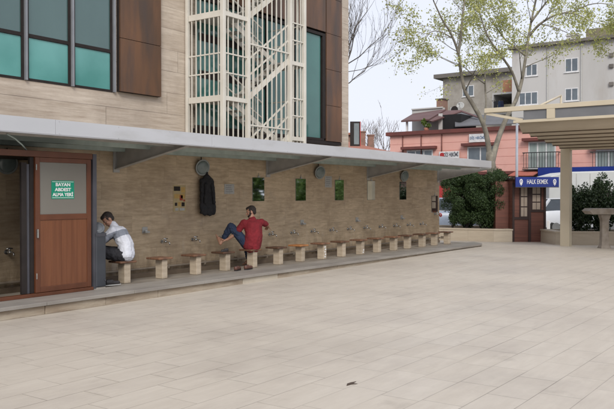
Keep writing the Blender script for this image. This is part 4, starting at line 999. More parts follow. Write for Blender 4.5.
o_ = on(442, 26.75, zpt - 0.1); dirA = (on(503, 26.2) - on(442, 26.75)); lnA = dirA.length; dirA.normalize(); wA = V((-dirA.y, dirA.x, 0)); wA = wA if wA.dot(ux) > 0 else -wA
g = np.random.default_rng(3); nC = 150; cc = g.uniform(-1, 1, size=(nC, 3)); pn = (np.abs(cc) ** 3.2).sum(1) ** (1 / 3.2); cc = cc / np.maximum(pn, 0.25)[:, None] * (g.random(nC) ** 0.3)[:, None] * 0.86
rad = g.uniform(0.16, 0.34, nC); nL = 95000; k = g.integers(0, nC, nL); d = g.normal(size=(nL, 3)); d /= np.linalg.norm(d, axis=1)[:, None]
loc = cc[k] * np.array([(lnA + 0.50) / 2, 0.85, 1.12]) + d * (rad[k] * (0.35 + 0.65 * g.random(nL) ** 0.6))[:, None]
cH = o_ + dirA * (lnA / 2 + 0.08) + wA * 0.85 + V((0, 0, 1.16))
pos = np.array(tuple(cH)) + loc[:, :1] * np.array(tuple(dirA)) + loc[:, 1:2] * np.array(tuple(wA)) + loc[:, 2:] * np.array([0, 0, 1.0])
leaves('foliage', pos, 0.062, hedgeleaf, hd, seed=9, aspect=0.42, updir=(0, 0, 0.7))
stems(hd, [o_ + dirA * t + wA * 0.8 for t in (0.3, 0.8, 1.3, 1.8)], 1.8, 4, darkbark)
# right planter
C0, C1 = on(556, 24.35), on(650, 24.0)
pr = thing('planter', C0, 'low beige stone planter behind the beige pergola column', 'planter')
mb, inn = planter_mb([C0, C1], [C0 + ux * 1.6, C1 + ux * 1.6], zpt); build('stone_wall', mb, PLANTM, pr)
mb = MB(); mb.prism([(p.x, p.y) for p in inn], 0.01, zpt - 0.08); build('soil', mb, soil, pr)
for px, wd, ht, sd_, lab in ((581, 0.52, 1.78, 11, 'glossy dark shrub just right of the pergola column'), (606, 0.46, 1.95, 12, 'glossy dark shrub above the stone table, second in the right planter'), (634, 0.6, 1.9, 13, 'third glossy shrub in the right planter at the picture edge')):
    c = on(px, 25.1, zpt - 0.08)
    s = thing('shrub', c, lab, 'shrub')
    foliage('foliage', s, (c.x, c.y, c.z + ht * 0.47), (wd * 1.2, wd * 1.2, ht * 0.60), 8200, 0.09, shrubleaf, sd_, clumps=34)
    stems(s, [c, c + V((0.1, 0.05, 0))], ht * 0.9, sd_, darkbark)

# ------------------------------------------------------------------ kiosk
k0, k1 = on(512.5, 25.9), on(546, 25.9); ku = (k1 - k0); kw = ku.length; ku.normalize(); kn = V((ku.y, -ku.x, 0)); kn = kn if kn.dot(ux) > 0 else -kn; Z = V((0, 0, 1))
ks = thing('kiosk', k0, 'small dark red bread kiosk with a blue sign on its roof edge', 'kiosk')
H = 2.12
mb = MB(); mb.fbox(k0, ku, kn, Z, 0, kw, 0.03, 1.9, 0, H); mb.fbox(k0, ku, kn, Z, -0.45, -0.003, 0.5, 1.9, 0, H - 0.05); build('cabin', mb, kioskw, ks)
def kx(px): return (px - 512.5) / 33.5 * kw
def kz(py): return 1.6 + (195 - py) / 760 * 25.9
mb = MB()
for (a, b_) in ((0, 0.07), (kx(528.5), kx(531)), (kw - 0.07, kw)): mb.fbox(k0, ku, kn, Z, a, b_, -0.01, 0.029, 0, H - 0.1)
mb.fbox(k0, ku, kn, Z, 0.07, kx(528.5), 0.0, 0.029, kz(219.5), kz(217)); mb.fbox(k0, ku, kn, Z, kx(531), kw - 0.07, 0.0, 0.029, kz(212), kz(210)); build('trim', mb, kioskd, ks)
for (a, b_, za, zb_) in ((kx(520.5), kx(527.5), kz(217), kz(186.5)), (kx(532), kx(540.5), kz(210), kz(186.5))):
    mb = MB(); mb.fbox(k0, ku, kn, Z, a - 0.03, b_ + 0.03, -0.004, 0.028, za - 0.03, zb_); fr = build('window', mb, kioskd, ks)
    n_ = 3 if b_ < kx(530) else 3
    mb = MB()
    for j in range(n_):
        z_a = za + (zb_ - za) * j / n_ + 0.02; z_b = za + (zb_ - za) * (j + 1) / n_ - 0.02
        mb.fbox(k0, ku, kn, Z, a + 0.015, (a + b_) / 2 - 0.008, -0.012, -0.006, z_a, z_b); mb.fbox(k0, ku, kn, Z, (a + b_) / 2 + 0.008, b_ - 0.015, -0.012, -0.006, z_a, z_b)
    build('pane', mb, kioskp, fr)
mb = MB(); mb.fbox(k0, ku, kn, Z, -0.05, kw + 0.30, -0.30, 2.0, H + 0.003, H + 0.07); mb.fbox(k0, ku, kn, Z, kw + 0.003, kw + 0.26, -0.2, 1.2, H - 0.18, H); build('roof', mb, kioskd, ks)
mb = MB(); mb.fbox(k0, ku, kn, Z, 0, kx(555), -0.40, -0.31, kz(187), kz(177.3)); 
mb.fbox(k0, ku, kn, Z, -0.003, kx(555) + 0.003, -0.405, -0.30, kz(187.6), kz(187.05), 2)
cz = (kz(187) + kz(177.3)) / 2; cxk = kx(533.8)
text_mesh('HALK EKMEK', 0.215, k0 + ku * cxk + kn * -0.404 + Z * cz, ku, Z, -kn, mb, 1, depth=0.006, bold=0.001, sx=0.56)
for px in (517.8, 550.8):
    c = k0 + ku * kx(px) - kn * 0.404 + Z * cz; rot = Matrix((ku, -kn, Z)).transposed()
    vs = []; n_ = 20                                   # white ring with a small tail, like a wheat badge
    for rr_ in (1.0, 0.62):
        for i in range(n_):
            t = 2 * math.pi * i / n_; vs.append(c + ku * (0.055 * rr_ * math.cos(t)) + Z * (0.085 * rr_ * math.sin(t) + 0.015))
    mb.add(vs, [(i, (i + 1) % n_, n_ + (i + 1) % n_, n_ + i) for i in range(n_)], 1)
    mb.fbox(c, ku, -kn, Z, -0.012, 0.012, 0.001, 0.006, -0.12, 0.045, 1); mb.fbox(c, ku, -kn, Z, -0.04, 0.04, 0.001, 0.006, -0.085, -0.065, 1)
tag(build('sign_board', mb, [blue, white, greyal], ks, fixn=False), 'blue sign board with white capitals and two oval badges')
# awnings and lights behind the kiosk
ln_ = thing('lean_to', on(503, 28.5), 'grey roofed lean-to shelter between the hedge and the kiosk', 'shelter')
a, b_ = on(493, 28.6), on(515, 28.6); u_ = (b_ - a).normalized(); L_ = (b_ - a).length
mb = MB(); mb.fbox(a, u_, ux, Z, 0, L_, 0, 1.0, 2.14, 2.26); build('roof', mb, mat('dusty grey roof', (0.2, 0.18, 0.16), 0.8), ln_)
mb = MB(); mb.fbox(a, u_, ux, Z, 0.05, L_, 0.1, 0.9, 0, 2.13); build('wall', mb, kioskw, ln_)
mb = MB(); mb.cyl(P(509, 178.8, D=28.3), P(511.5, 178.8, D=28.3), 0.05); mb.cyl(P(500.5, 179.2, D=28.3), P(502.3, 179.2, D=28.3), 0.05); build('lamp_tube', mb, white, ln_)
pz = P(517, 122, D=28); tp = thing('pole', (pz.x, pz.y, 0), 'slim pale grey pole rising behind the kiosk sign', 'pole')
mb = MB(); mb.cyl((pz.x, pz.y, 0), (pz.x, pz.y, pz.z), 0.055, 0.045, n=14); build('shaft', mb, polem, tp)
mb = MB(); mb.cyl((pz.x, pz.y, 0), (pz.x, pz.y, 0.04), 0.14, n=16); mb.cyl((pz.x, pz.y, pz.z), (pz.x, pz.y, pz.z + 0.04), 0.06, n=14); build('base_plate', mb, polem, tp)

# ------------------------------------------------------------------ pergola
XF, XN, YL = 23.7, 19.6, 7.25
pg = thing('pergola', (XF, 7.15, 0), 'beige steel pergola with a folded cloth roof at the right', 'pergola')
for yy in (7.10, 1.2):
    mb = MB(); mb.box(XF - 0.14, yy - 0.14, 0.0, XF + 0.14, yy + 0.14, 3.2); mb.box(XF - 0.2, yy - 0.2, 0.001, XF + 0.2, yy + 0.2, 0.03); build('column', mb, pergm, pg, bevel=0.012)
mb = MB(); mb.box(XF - 0.15, -2.5, 2.98, XF + 0.10, 6.945, 3.22); mb.box(XF - 0.13, -2.5, 3.222, XF + 0.1, 7.3, 3.36); build('rear_beam', mb, pergm, pg, bevel=0.006)
mb = MB()
ZT = 3.93
mb.box(XN - 0.06, -2.5, 3.82, XN + 0.06, 8.05, 3.94); mb.box(XN - 0.05, -2.5, 3.50, XN + 0.05, 7.25, 3.57); build('front_beam', mb, pergm, pg, bevel=0.006)
mb = MB(); mb.box(XN - 0.02, -2.5, 3.571, XN + 0.02, 6.98, 3.819); build('fascia_panel', mb, greyp, pg)
mb = MB(); mb.box(XN - 0.055, 6.15, 3.572, XN - 0.021, 6.36, 3.818); build('fascia_bracket', mb, pergm, pg); mb = MB(); mb.box(XN - 0.055, 3.2, 3.572, XN - 0.021, 3.41, 3.818); build('fascia_bracket', mb, pergm, pg); mb = MB(); mb.beam((XN, 8.0, 3.80), (XN, 7.0, 3.57), 0.05, 0.07); build('fascia_bracket', mb, pergm, pg)
# side rails sloping up to the front
for yy in (7.2, 4.2, 1.2, -2.0):
    mb = MB(); mb.beam((XF + 0.1, yy, 3.30), (XN + 0.06, yy, 3.60), 0.06, 0.10); build('rafter', mb, pergm, pg)
# folded cloth: scallops hanging between cross rods
mb = MB(); nw = 6; pts = []
for i in range(nw * 8 + 1):
    t = i / (nw * 8); x = XF - 0.16 - (XF - XN - 0.25) * t; base_z = 3.25 + 0.29 * t; s_ = abs(math.sin(math.pi * t * nw)) ** 0.7
    pts.append((x, base_z - 0.25 * s_))
vs = [(x, 7.15, z) for x, z in pts] + [(x, -2.4, z) for x, z in pts] + [(x, 7.15, z + 0.01) for x, z in pts] + [(x, -2.4, z + 0.01) for x, z in pts]; n_ = len(pts)
mb.add(vs, [(i, i + 1, n_ + i + 1, n_ + i) for i in range(n_ - 1)] + [(2 * n_ + i + 1, 2 * n_ + i, 3 * n_ + i, 3 * n_ + i + 1) for i in range(n_ - 1)] + [(i, 2 * n_ + i, 2 * n_ + i + 1, i + 1) for i in range(n_ - 1)], 0, True)
build('cloth_roof', mb, awnm, pg, fixn=False)
mb = MB()
for k in range(nw + 1):
    t = k / nw; x = XF - 0.16 - (XF - XN - 0.25) * t; mb.cyl((x, 7.2, 3.262 + 0.29 * t), (x, -2.4, 3.262 + 0.29 * t), 0.02, n=8)
build('cross_rods', mb, pergm, pg)
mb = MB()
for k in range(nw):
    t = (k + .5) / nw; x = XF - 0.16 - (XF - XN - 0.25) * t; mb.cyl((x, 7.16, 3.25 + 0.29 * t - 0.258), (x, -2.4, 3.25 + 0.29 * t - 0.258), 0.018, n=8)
build('fold_shade_rods', mb, mat('brown fold shade', (0.16, 0.12, 0.08), 0.6), pg)  # dark rods added under each fold, standing in for the shade bands of the cloth
mb = MB(); a = P(537, 107, X=XN + 0.3); b_ = P(561, 95.5, X=XN + 1.4); mb.tube([a, b_], 0.03, 8); mb.cyl(b_, (b_.x, b_.y, 3.5), 0.03, n=8); build('tie_rod', mb, pergm, pg)

# ------------------------------------------------------------------ stone table
tb = thing('stone_table', on(606, 22.6), 'grey brown stone table on a flared foot in front of the right planter', 'table')
c = on(604.5, 22.5); tu = V((rt.x, rt.y, 0)).normalized()
mb = MB(); n_ = 16; prof = [(0, 0.15), (0.05, 0.15), (0.12, 0.115), (0.5, 0.10), (0.85, 0.105), (1.02, 0.15)]
vs = []; 
for z_, r_ in prof:
    for k, (sx_, sy_) in enumerate(((-1, -1), (1, -1), (1, 1), (-1, 1))): vs.append(c + tu * (sx_ * r_) + ux * (sy_ * r_) + Z * z_)
fs = [(3, 2, 1, 0)] + [(j * 4 + i, j * 4 + (i + 1) % 4, (j + 1) * 4 + (i + 1) % 4, (j + 1) * 4 + i) for j in range(len(prof) - 1) for i in range(4)] + [tuple(range(len(prof) * 4 - 4, len(prof) * 4))]
mb.add(vs, fs); build('pedestal', mb, tablest, tb, bevel=0.015)
mb = MB(); x0_, x1_ = -0.56, 1.3
vs = [c + tu * a_ + ux * d_ + Z * z_ for (a_, z_) in ((x0_, 1.13), (x0_ + 0.09, 1.205), (x1_, 1.205), (x1_, 1.03), (x0_ + 0.1, 1.03)) for d_ in (-0.33, 0.33)]
o = [0, 2, 4, 6, 8]; mb.add(vs, [tuple(o), tuple(i + 1 for i in reversed(o))] + [(o[i], o[i] + 1, o[(i + 1) % 5] + 1, o[(i + 1) % 5]) for i in range(5)]); build('table_top', mb, tablest, tb, bevel=0.012)
c2 = c + tu * 1.0; mb = MB(); mb.fbox(c2, tu, ux, Z, -0.1, 0.1, -0.1, 0.1, 0, 1.029); build('pedestal', mb, tablest, tb, bevel=0.015)

# ------------------------------------------------------------------ vehicles
def wheel(parent, c, axis, r):
    mb = MB(); mb.cyl(c - axis * 0.1, c + axis * 0.1, r, n=24); w_ = build('wheel', mb, tyre, parent, bevel=0.02)
    mb = MB(); mb.cyl(c - axis * 0.105, c + axis * 0.105, r * 0.6, n=16); build('rim', mb, mat('wheel rim', (0.4, 0.4, 0.4), 0.35, metal=0.7), w_)
def car(name, origin, u, paint, label, L_=4.2, W_=1.7):
    """origin = ground centre, u = forward"""
    t = thing(name, origin, label, 'car', None); o = V(origin); u = V(u).normalized(); s = V((-u.y, u.x, 0)); 
    secs = [(-2.1, .35, .80, .78), (-2.0, .30, .95, .84), (-1.2, .28, .98, .86), (0.9, .28, .95, .86), (1.6, .30, .86, .84), (2.0, .32, .74, .80), (2.1, .38, .62, .72)]
    mb = MB(); vs = []; 
    for x, zl, zh, hw in secs:
        x = x * L_ / 4.2
        for (yy, zz) in ((-hw * .96, zl), (-hw, (zl + zh) / 2), (-hw * .94, zh), (hw * .94, zh), (hw, (zl + zh) / 2), (hw * .96, zl)): vs.append(o + u * x + s * yy + Z * zz)
    fs = [(j * 6 + i, j * 6 + (i + 1) % 6, (j + 1) * 6 + (i + 1) % 6, (j + 1) * 6 + i) for j in range(len(secs) - 1) for i in range(6)] + [tuple(range(6)), tuple(reversed(range(len(vs) - 6, len(vs))))]
    mb.add(vs, fs, 0, True); build('car_body', mb, paint, t, bevel=0.03)
    mb = MB(); vs = []
    for x, z_, hw in ((-1.95, .95, .78), (-1.45, 1.42, .60), (0.15, 1.45, .60), (1.0, .94, .76)):
        for yy, zz in ((-hw, z_), (hw, z_)): vs.append(o + u * x + s * yy + Z * zz)
    for x in (-1.95, 1.0): pass
    lo = [o + u * x + s * yy + Z * 0.93 for x in (-1.95, 1.0) for yy in (-.78, .78)]
    mb.add(vs, [(0, 1, 3, 2), (2, 3, 5, 4), (4, 5, 7, 6), (0, 2, 4, 6), (7, 5, 3, 1), (1, 0, 6, 7)]); build('cabin_glass', mb, carglass, t, bevel=0.03)
    mb = MB(); mb.slab([o + u * -1.46 + s * -.61 + Z * 1.425, o + u * 0.16 + s * -.61 + Z * 1.455, o + u * 0.16 + s * .61 + Z * 1.455, o + u * -1.46 + s * .61 + Z * 1.425], Z * 0.03)
    for sg in (-1, 1):
        mb.beam(o + u * 0.16 + s * .605 * sg + Z * 1.44, o + u * 1.0 + s * .77 * sg + Z * .94, 0.05, 0.05); mb.beam(o + u * -1.46 + s * .605 * sg + Z * 1.42, o + u * -1.95 + s * .79 * sg + Z * .94, 0.08, 0.08); mb.beam(o + u * -0.55 + s * .605 * sg + Z * 1.43, o + u * -0.6 + s * .79 * sg + Z * .94, 0.06, 0.05)
    build('roof', mb, paint, t)
    for sg in (-1, 1):
        mb = MB(); mb.ell(o + u * 2.0 + s * .6 * sg + Z * .66, (.10, .12, .07)); build('headlight', mb, lampcl, t)
        mb = MB(); mb.ell(o + u * -2.06 + s * .66 * sg + Z * .78, (.06, .09, .09)); build('tail_light', mb, redlt, t)
        for x in (-1.3, 1.3): wheel(t, o + u * x + s * .74 * sg + Z * .31, s, .31)
    return t
car('parked_car', on(572, 31.5), (rt.x + 0.3, rt.y + 0.1, 0), whitecar, 'white parked car seen below the white truck beside the pergola column')
car('parked_car', on(447, 33), (ux.x, ux.y, 0), bluecar, 'pale car glimpsed between the wall end and the hedge')
# truck
o_ = on(549, 34.5); tu = V((rt.x, rt.y, 0)).normalized()
tk = thing('truck', o_, 'large off white box truck behind the kiosk and right shrubs', 'truck')
zt_, zb_ = 1.6 + (195 - 171.5) / 760 * 34.5, 1.6 + (195 - 213.5) / 760 * 34.5
mb = MB(); prof = [(0.0, zb_), (0.0, zt_ - 0.42), (0.08, zt_ - 0.2), (0.75, zt_ - 0.02), (5.6, zt_ + 0.1), (5.6, zb_)]
vs = [o_ + tu * a_ + ux * d_ + Z * z_ for d_ in (0, 2.3) for a_, z_ in prof]; n_ = len(prof)
mb.add(vs, [tuple(range(n_)), tuple(reversed(range(n_, 2 * n_)))] + [(i, n_ + i, n_ + (i + 1) % n_, (i + 1) % n_) for i in range(n_)]); build('cargo_box', mb, tarp, tk, bevel=0.05)
mb = MB(); mb.fbox(o_, tu, ux, Z, 0.05, 7.6, 0.2, 2.1, zb_ - 0.2, zb_ - 0.003); mb.fbox(o_, tu, ux, Z, 0.0, 5.6, -0.01, -0.001, zb_ + 0.02, zb_ + 0.06); build('chassis', mb, darkal, tk)
mb = MB()
for k in range(1, 9): mb.fbox(o_, tu, ux, Z, k * .62 - .015, k * .62 + .015, -0.012, -0.001, zb_ + .07, zt_ - .1)
build('box_ribs', mb, plast, tk)
mb = MB(); mb.fbox(o_, tu, ux, Z, 5.75, 7.5, 0.05, 2.25, 0.45, 2.3); build('cab', mb, whitecar, tk, bevel=0.12)
for a_ in (0.9, 4.6, 6.6):
    for d_ in (0.15, 2.15): wheel(tk, o_ + tu * a_ + ux * d_ + Z * 0.4, ux, 0.4)
# a white bollard-like post and blue panel by the kiosk
q = on(548.6, 29); bp_ = thing('bollard', q, 'short white post in the gap right of the kiosk', 'post')
mb = MB(); mb.box(q.x - .05, q.y - .05, 0, q.x + .05, q.y + .05, 0.62); build('shaft', mb, white, bp_, bevel=0.01)
mb = MB(); mb.box(q.x - .08, q.y - .08, 0, q.x + .08, q.y + .08, 0.03); build('foot_plate', mb, white, bp_)
# red awning glimpsed at the wall end
q = on(443.5, 37); ra = thing('red_stand', q, 'small red stall glimpsed at the end of the wall beside the hedge', 'stall')
mb = MB(); mb.fbox(q, tu, ux, Z, -0.6, 0.6, 0, 1.0, 1.25, 2.05); build('red_canopy', mb, redpl, ra); mb = MB(); mb.fbox(q, tu, ux, Z, -0.55, 0.55, 0.05, 0.95, 0, 1.24); build('counter', mb, concrd, ra)

# ------------------------------------------------------------------ pink building
XP = 45.0
pk = thing('pink_building', (XP, 18, 0), 'low salmon pink building with dark red trim across the road', 'building')
yl = P(390, 195, X=XP).y
def Zp(px, py): return P(px, py, X=XP).z
ztop = Zp(530, 125)
fl = Zp(530, 171)
mb = MB(); mb.box(XP, -6, fl, XP + 16, yl, ztop - 0.242); build('upper_wall', mb, pinkst, pk)
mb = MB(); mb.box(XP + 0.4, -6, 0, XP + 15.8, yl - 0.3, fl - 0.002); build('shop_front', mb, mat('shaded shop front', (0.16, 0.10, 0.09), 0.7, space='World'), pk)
mb = MB(); mb.box(XP - 0.22, -6.2, ztop - 0.24, XP + 16.2, yl + 0.22, ztop); mb.box(XP - 0.08, -6, fl - 0.16, XP - 0.002, yl, fl + 0.02); build('cornice', mb, redtrim, pk)
mb = MB(); z_ = fl + 0.42
while z_ < ztop - 0.4: mb.box(XP - 0.006, -6, z_, XP - 0.001, yl, z_ + 0.02); z_ += 0.5
build('wall_grooves', mb, groove, pk)
for px in (403, 421.5, 442): 
    y_ = P(px, 150, X=XP).y; mb = MB(); mb.cyl((XP - 0.05, y_, fl + 1.0), (XP - 0.05, y_, ztop - 0.3), 0.035, n=8); build('downpipe', mb, redtrim, pk)
def pwin(px0, px1, py0, py1, nm, m_, railing=False, lintel=True):
    ya, yb_ = P(px1, py0, X=XP).y, P(px0, py0, X=XP).y; pc = (px0 + px1) / 2; z1_, z0_ = Zp(pc, py0), Zp(pc, py1)
    mb = MB(); t = 0.08
    mb.box(XP - 0.03, ya, z0_, XP + 0.05, yb_, z0_ + t); mb.box(XP - 0.03, ya, z1_ - t, XP + 0.05, yb_, z1_)
    for k in range(nm + 1):
        y_ = ya + (yb_ - ya - t) * k / nm; mb.box(XP - 0.031, y_, z0_ + t, XP + 0.05, y_ + t, z1_ - t)
    o = build('window', mb, pvc, pk); mb = MB(); mb.box(XP - 0.02, ya + 0.02, z0_ + 0.02, XP - 0.008, yb_ - 0.02, z1_ - 0.02); build('pane', mb, m_, o)
    if lintel: mb = MB(); mb.box(XP - 0.35, ya - 0.3, z1_ + 0.05, XP - 0.001, yb_ + 0.3, z1_ + 0.22); build('lintel', mb, redtrim, o)
    if railing:
        mb = MB(); zt = z0_ + 0.95; mb.box(XP - 0.34, ya - 0.25, zt, XP - 0.30, yb_ + 0.25, zt + 0.05); mb.box(XP - 0.34, ya - 0.25, z0_ + 0.05, XP - 0.30, yb_ + 0.25, z0_ + 0.09); mb.box(XP - 0.36, ya - 0.25, z0_ - 0.06, XP - 0.032, yb_ + 0.25, z0_ - 0.002)
        y_ = ya - 0.25
        while y_ < yb_ + 0.26: mb.box(XP - 0.33, y_ - 0.012, z0_ + 0.09, XP - 0.31, y_ + 0.012, zt); y_ += 0.16
        mb.box(XP - 0.33, ya - 0.26, zt, XP, ya - 0.24, zt + 0.05); mb.box(XP - 0.33, yb_ + 0.24, zt, XP, yb_ + 0.26, zt + 0.05)
        build('railing', mb, rail, o)
pwin(407, 433, 150, 172, 3, winglass); pwin(467.5, 494, 146.5, 170, 2, winglass); pwin(528.5, 556, 141.5, 169, 3, curtain, True); pwin(596, 622, 149.5, 169, 2, curtain, True)
# shop signs on the facade
def fsign(px0, px1, py0, py1, lab, texts, red=False):
    ya, yb_ = P(px1, py0, X=XP).y, P(px0, py0, X=XP).y; pc = (px0 + px1) / 2; z1_, z0_ = Zp(pc, py0), Zp(pc, py1)
    t = thing('shop_sign', (XP, (ya + yb_) / 2, z0_), lab, 'sign')
    mb = MB(); mb.box(XP - 0.16, ya, z0_, XP - 0.09, yb_, z1_); mb.box(XP - 0.089, ya + .2, z0_ + 0.1, XP - 0.013, ya + .3, z1_ - 0.1); mb.box(XP - 0.089, yb_ - .3, z0_ + 0.1, XP - 0.013, yb_ - .2, z1_ - 0.1); build('board', mb, pvc, t, bevel=0.01)
    mb = MB(); hh = z1_ - z0_
    for (s_, sz, cy, cz_, sx_, mi) in texts:
        text_mesh(s_, sz * hh, V((XP - 0.163, (ya + yb_) / 2 + cy * (yb_ - ya), (z0_ + z1_) / 2 + cz_ * hh)), V((0, -1, 0)), Z, V((-1, 0, 0)), mb, mi, depth=0.004, bold=0.01, sx=sx_)
    if red: mb.cyl((XP - 0.161, yb_ - 0.22, (z0_ + z1_) / 2), (XP - 0.17, yb_ - 0.22, (z0_ + z1_) / 2), 0.16, n=20, mi=1)
    build('lettering', mb, [mat('sign text dark', (0.03, 0.03, 0.05), 0.5), redpl, mat('sign text blue grey', (0.18, 0.24, 0.34), 0.5)], t, fixn=False)
fsign(440, 460, 151.5, 158.5, 'white wall sign reading dentist in dark capitals with a red mark', [('DİŞ HEKİMİ', 0.72, -0.10, 0, 0.56, 0)], True)
fsign(470, 486.5, 134, 142.3, 'white wall sign with faint blue grey text above the middle window', [('DİŞ HEKİMİ', 0.42, 0, 0.0, 0.8, 2)])
# blue shop fascia and salmon awning strip
ya, yb_ = P(640, 170, X=XP).y, P(541, 170, X=XP).y
mb = MB(); mb.box(XP - 0.55, ya, Zp(545, 177), XP - 0.085, yb_, Zp(545, 168)); build('shop_fascia', mb, blue, pk)
ya2, yb2 = P(540.5, 170, X=XP).y, P(516, 170, X=XP).y
mb = MB(); mb.slab([(XP - 0.1, ya2, Zp(530, 172)), (XP - 0.1, yb2, Zp(530, 172)), (XP - 1.3, yb2, Zp(530, 176.5)), (XP - 1.3, ya2, Zp(530, 176.5))], (0, 0, 0.05)); build('awning', mb, mat('faded salmon awning', (0.45, 0.14, 0.10), 0.9), pk)
# roof: tin slope, terrace pavilion
def PX(px, py, x): return P(px, py, X=x)
mb = MB(); 
mb.slab([PX(455, 126, 45.6), PX(455, 111.5, 51), PX(482, 116, 51), PX(560, 119, 51), PX(560, 121, 45.6)], (0, 0, -0.06))
build('tin_roof', mb, tin, pk)
mb = MB(); 
mb.slab([PX(401, 122.2, 45.6), PX(429, 120.6, 45.6), PX(446, 110.5, 48.6), PX(413, 115.0, 48.6)], (0, 0, 0.10))
mb.slab([PX(446, 110.5, 48.5), PX(429, 120.6, 45.5), PX(431.5, 121.2, 45.5), PX(461, 111.6, 49), PX(478, 117.5, 47.5), PX(479, 116.5, 47.6), PX(461, 110, 49.2)], (0.1, 0, -0.05))
build('terrace_roof', mb, maroon, pk)
mb = MB(); 
for px in (407, 426): p = PX(px, 121.5, 45.9); build('terrace_post', MB().box(p.x - .06, p.y - .06, ztop, p.x + .06, p.y + .06, p.z), pvc, pk)
ya_, yb3 = PX(443, 118, 48.7).y, PX(412, 118, 48.7).y
mb = MB(); mb.box(48.7, ya_, ztop - 0.2, 49.0, yb3, PX(428, 108.5, 48.7).z); mb.box(48.69, ya_, PX(428, 109, 48.7).z, 48.6, yb3, PX(428, 107.8, 48.7).z); build('parapet', mb, concr, pk)
ya_, yb3 = PX(461, 118, 47).y, PX(442, 118, 47).y
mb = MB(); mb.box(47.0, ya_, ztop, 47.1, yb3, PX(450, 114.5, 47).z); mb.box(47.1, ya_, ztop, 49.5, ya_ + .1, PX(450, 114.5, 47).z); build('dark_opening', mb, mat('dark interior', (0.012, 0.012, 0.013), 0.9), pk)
mb = MB(); mb.box(46.9, PX(442, 118, 46.9).y, ztop, 47.0, PX(438.5, 118, 46.9).y, PX(440, 113.5, 46.9).z); build('grey_pier', mb, concr, pk)
# things on the roof
c = PX(460.5, 106, 52); sdh = thing('satellite_dish', (c.x, c.y, c.z - 1), 'pale satellite dish on the pink building roof', 'satellite dish')
nrm = V((-1, -0.1, 0.35)).normalized(); q = nrm.to_track_quat('Z', 'Y').to_matrix(); mb = MB(); vs = []; fs = []
for j in range(6):
    for i in range(20): t = 2 * math.pi * i / 20; r_ = 0.30 * j / 5; vs.append(c + q @ V((r_ * math.cos(t), r_ * math.sin(t), 0.5 * r_ * r_)))
for j in range(5): fs += [(j * 20 + i, j * 20 + (i + 1) % 20, (j + 1) * 20 + (i + 1) % 20, (j + 1) * 20 + i) for i in range(20)]
mb.add(vs, fs, 0, True); d_ = build('dish', mb, plast, sdh, fixn=False); sm = d_.modifiers.new('thick', 'SOLIDIFY'); sm.thickness = 0.02
mb = MB(); mb.cyl(c - nrm * 0.03, (c.x + .1, c.y, c.z - 1.2), 0.03, n=8); mb.cyl(c - V((0, 0, .45)), c + nrm * 0.35, 0.012, n=6); mb.ell(c + nrm * 0.35, 0.04); build('mast', mb, darkal, sdh)
c = PX(454.5, 108.5, 51.5); ac = thing('air_conditioner', c, 'grey box unit left of the satellite dish', 'air conditioner')
mb = MB(); mb.box(c.x, c.y - .35, c.z - .9, c.x + .4, c.y + .35, c.z + .1); build('casing', mb, plast, ac, bevel=0.02); mb = MB(); mb.cyl((c.x - .012, c.y, c.z - .1), (c.x - .001, c.y, c.z - .1), .28, n=20); build('fan_grille', mb, darkal, ac)
c = PX(426.5, 124, 45.7); pt = thing('potted_plant', (c.x, c.y, ztop), 'small green potted plant at the terrace edge of the pink building', 'plant')
foliage('foliage', pt, (c.x, c.y, ztop + .55), (.4, .4, .4), 700, 0.11, leaf_mat('pot plant leaf', (0.10, 0.16, 0.03), (0.16, 0.22, 0.05)), 31, clumps=10)
mb = MB(); mb.cyl((c.x, c.y, ztop), (c.x, c.y, ztop + .25), .14, .18, n=12); build('pot', mb, terrac, pt)

# ------------------------------------------------------------------ apartment block
XR, XL = 77.0, 88.0
ab = thing('apartment_block', (XR, 20, 0), 'weathered grey apartment block rising behind the pink building', 'building')
yr = P(512, 60, X=XR).y; zr = P(578, 42.5, X=XR).z; yr0 = P(640, 60, X=XR).y
mb = MB(); mb.box(XR, -2, 0, XR + 14, yr, zr); build('wall', mb, concr, ab)
yl2 = P(443, 90, X=XL).y; zl2 = P(440, 79, X=XL).z
mb = MB(); mb.box(XL, yr - 0.6, 0, XL + 12, yl2, zl2); build('rear_wall', mb, mat('raw stained render', (0.40, 0.375, 0.335), 0.95, (0.27, 0.245, 0.21), 0.5, stain=(0.20, 0.18, 0.155), stain_scale=0.7, stain_lo=0.5, space='World'), ab)
mb = MB(); mb.box(XR - 0.5, -2.5, zr + 0.002, XR + 14.4, yr + 0.3, zr + 0.30); mb.box(XL - 0.7, yr + 0.32, zl2 + 0.002, XL + 12.5, P(436, 80, X=XL).y, zl2 + 0.5); build('eaves', mb, concrd, ab)
mb = MB(); ye = P(585, 40, X=XR).y
mb.slab([(XR + 0.2, ye, zr + 0.302), (XR + 7, ye, zr + 2.6), (XR + 7, -2, zr + 2.6), (XR + 0.2, -2, zr + 0.302)], (0, 0, 0.15)); mb.box(XR + 0.3, -2, zr + 0.31, XR + 0.5, ye, zr + 1.25)
build('tiled_roof', mb, mat('mossy roof', (0.16, 0.15, 0.09), 0.9, (0.24, 0.2, 0.15), 0.8, space='World'), ab)
def chimney(px0, px1, py0, x, zb_, par, m_, dz=0.0):
    ya, yb_ = P(px1, py0, X=x).y, P(px0, py0, X=x).y; zt = P((px0 + px1) / 2, py0, X=x).z
    mb = MB(); mb.box(x, ya, zb_, x + 1.0, yb_, zt - 0.18); mb.box(x - 0.08, ya - 0.08, zt - 0.178, x + 1.08, yb_ + 0.08, zt); build('chimney', mb, m_, par)
chimney(566.5, 577, 34, XR + 0.5, zr + 0.3, ab, concr); chimney(545, 556, 43.5, XR + 1.5, zr + 0.3, ab, brickm)
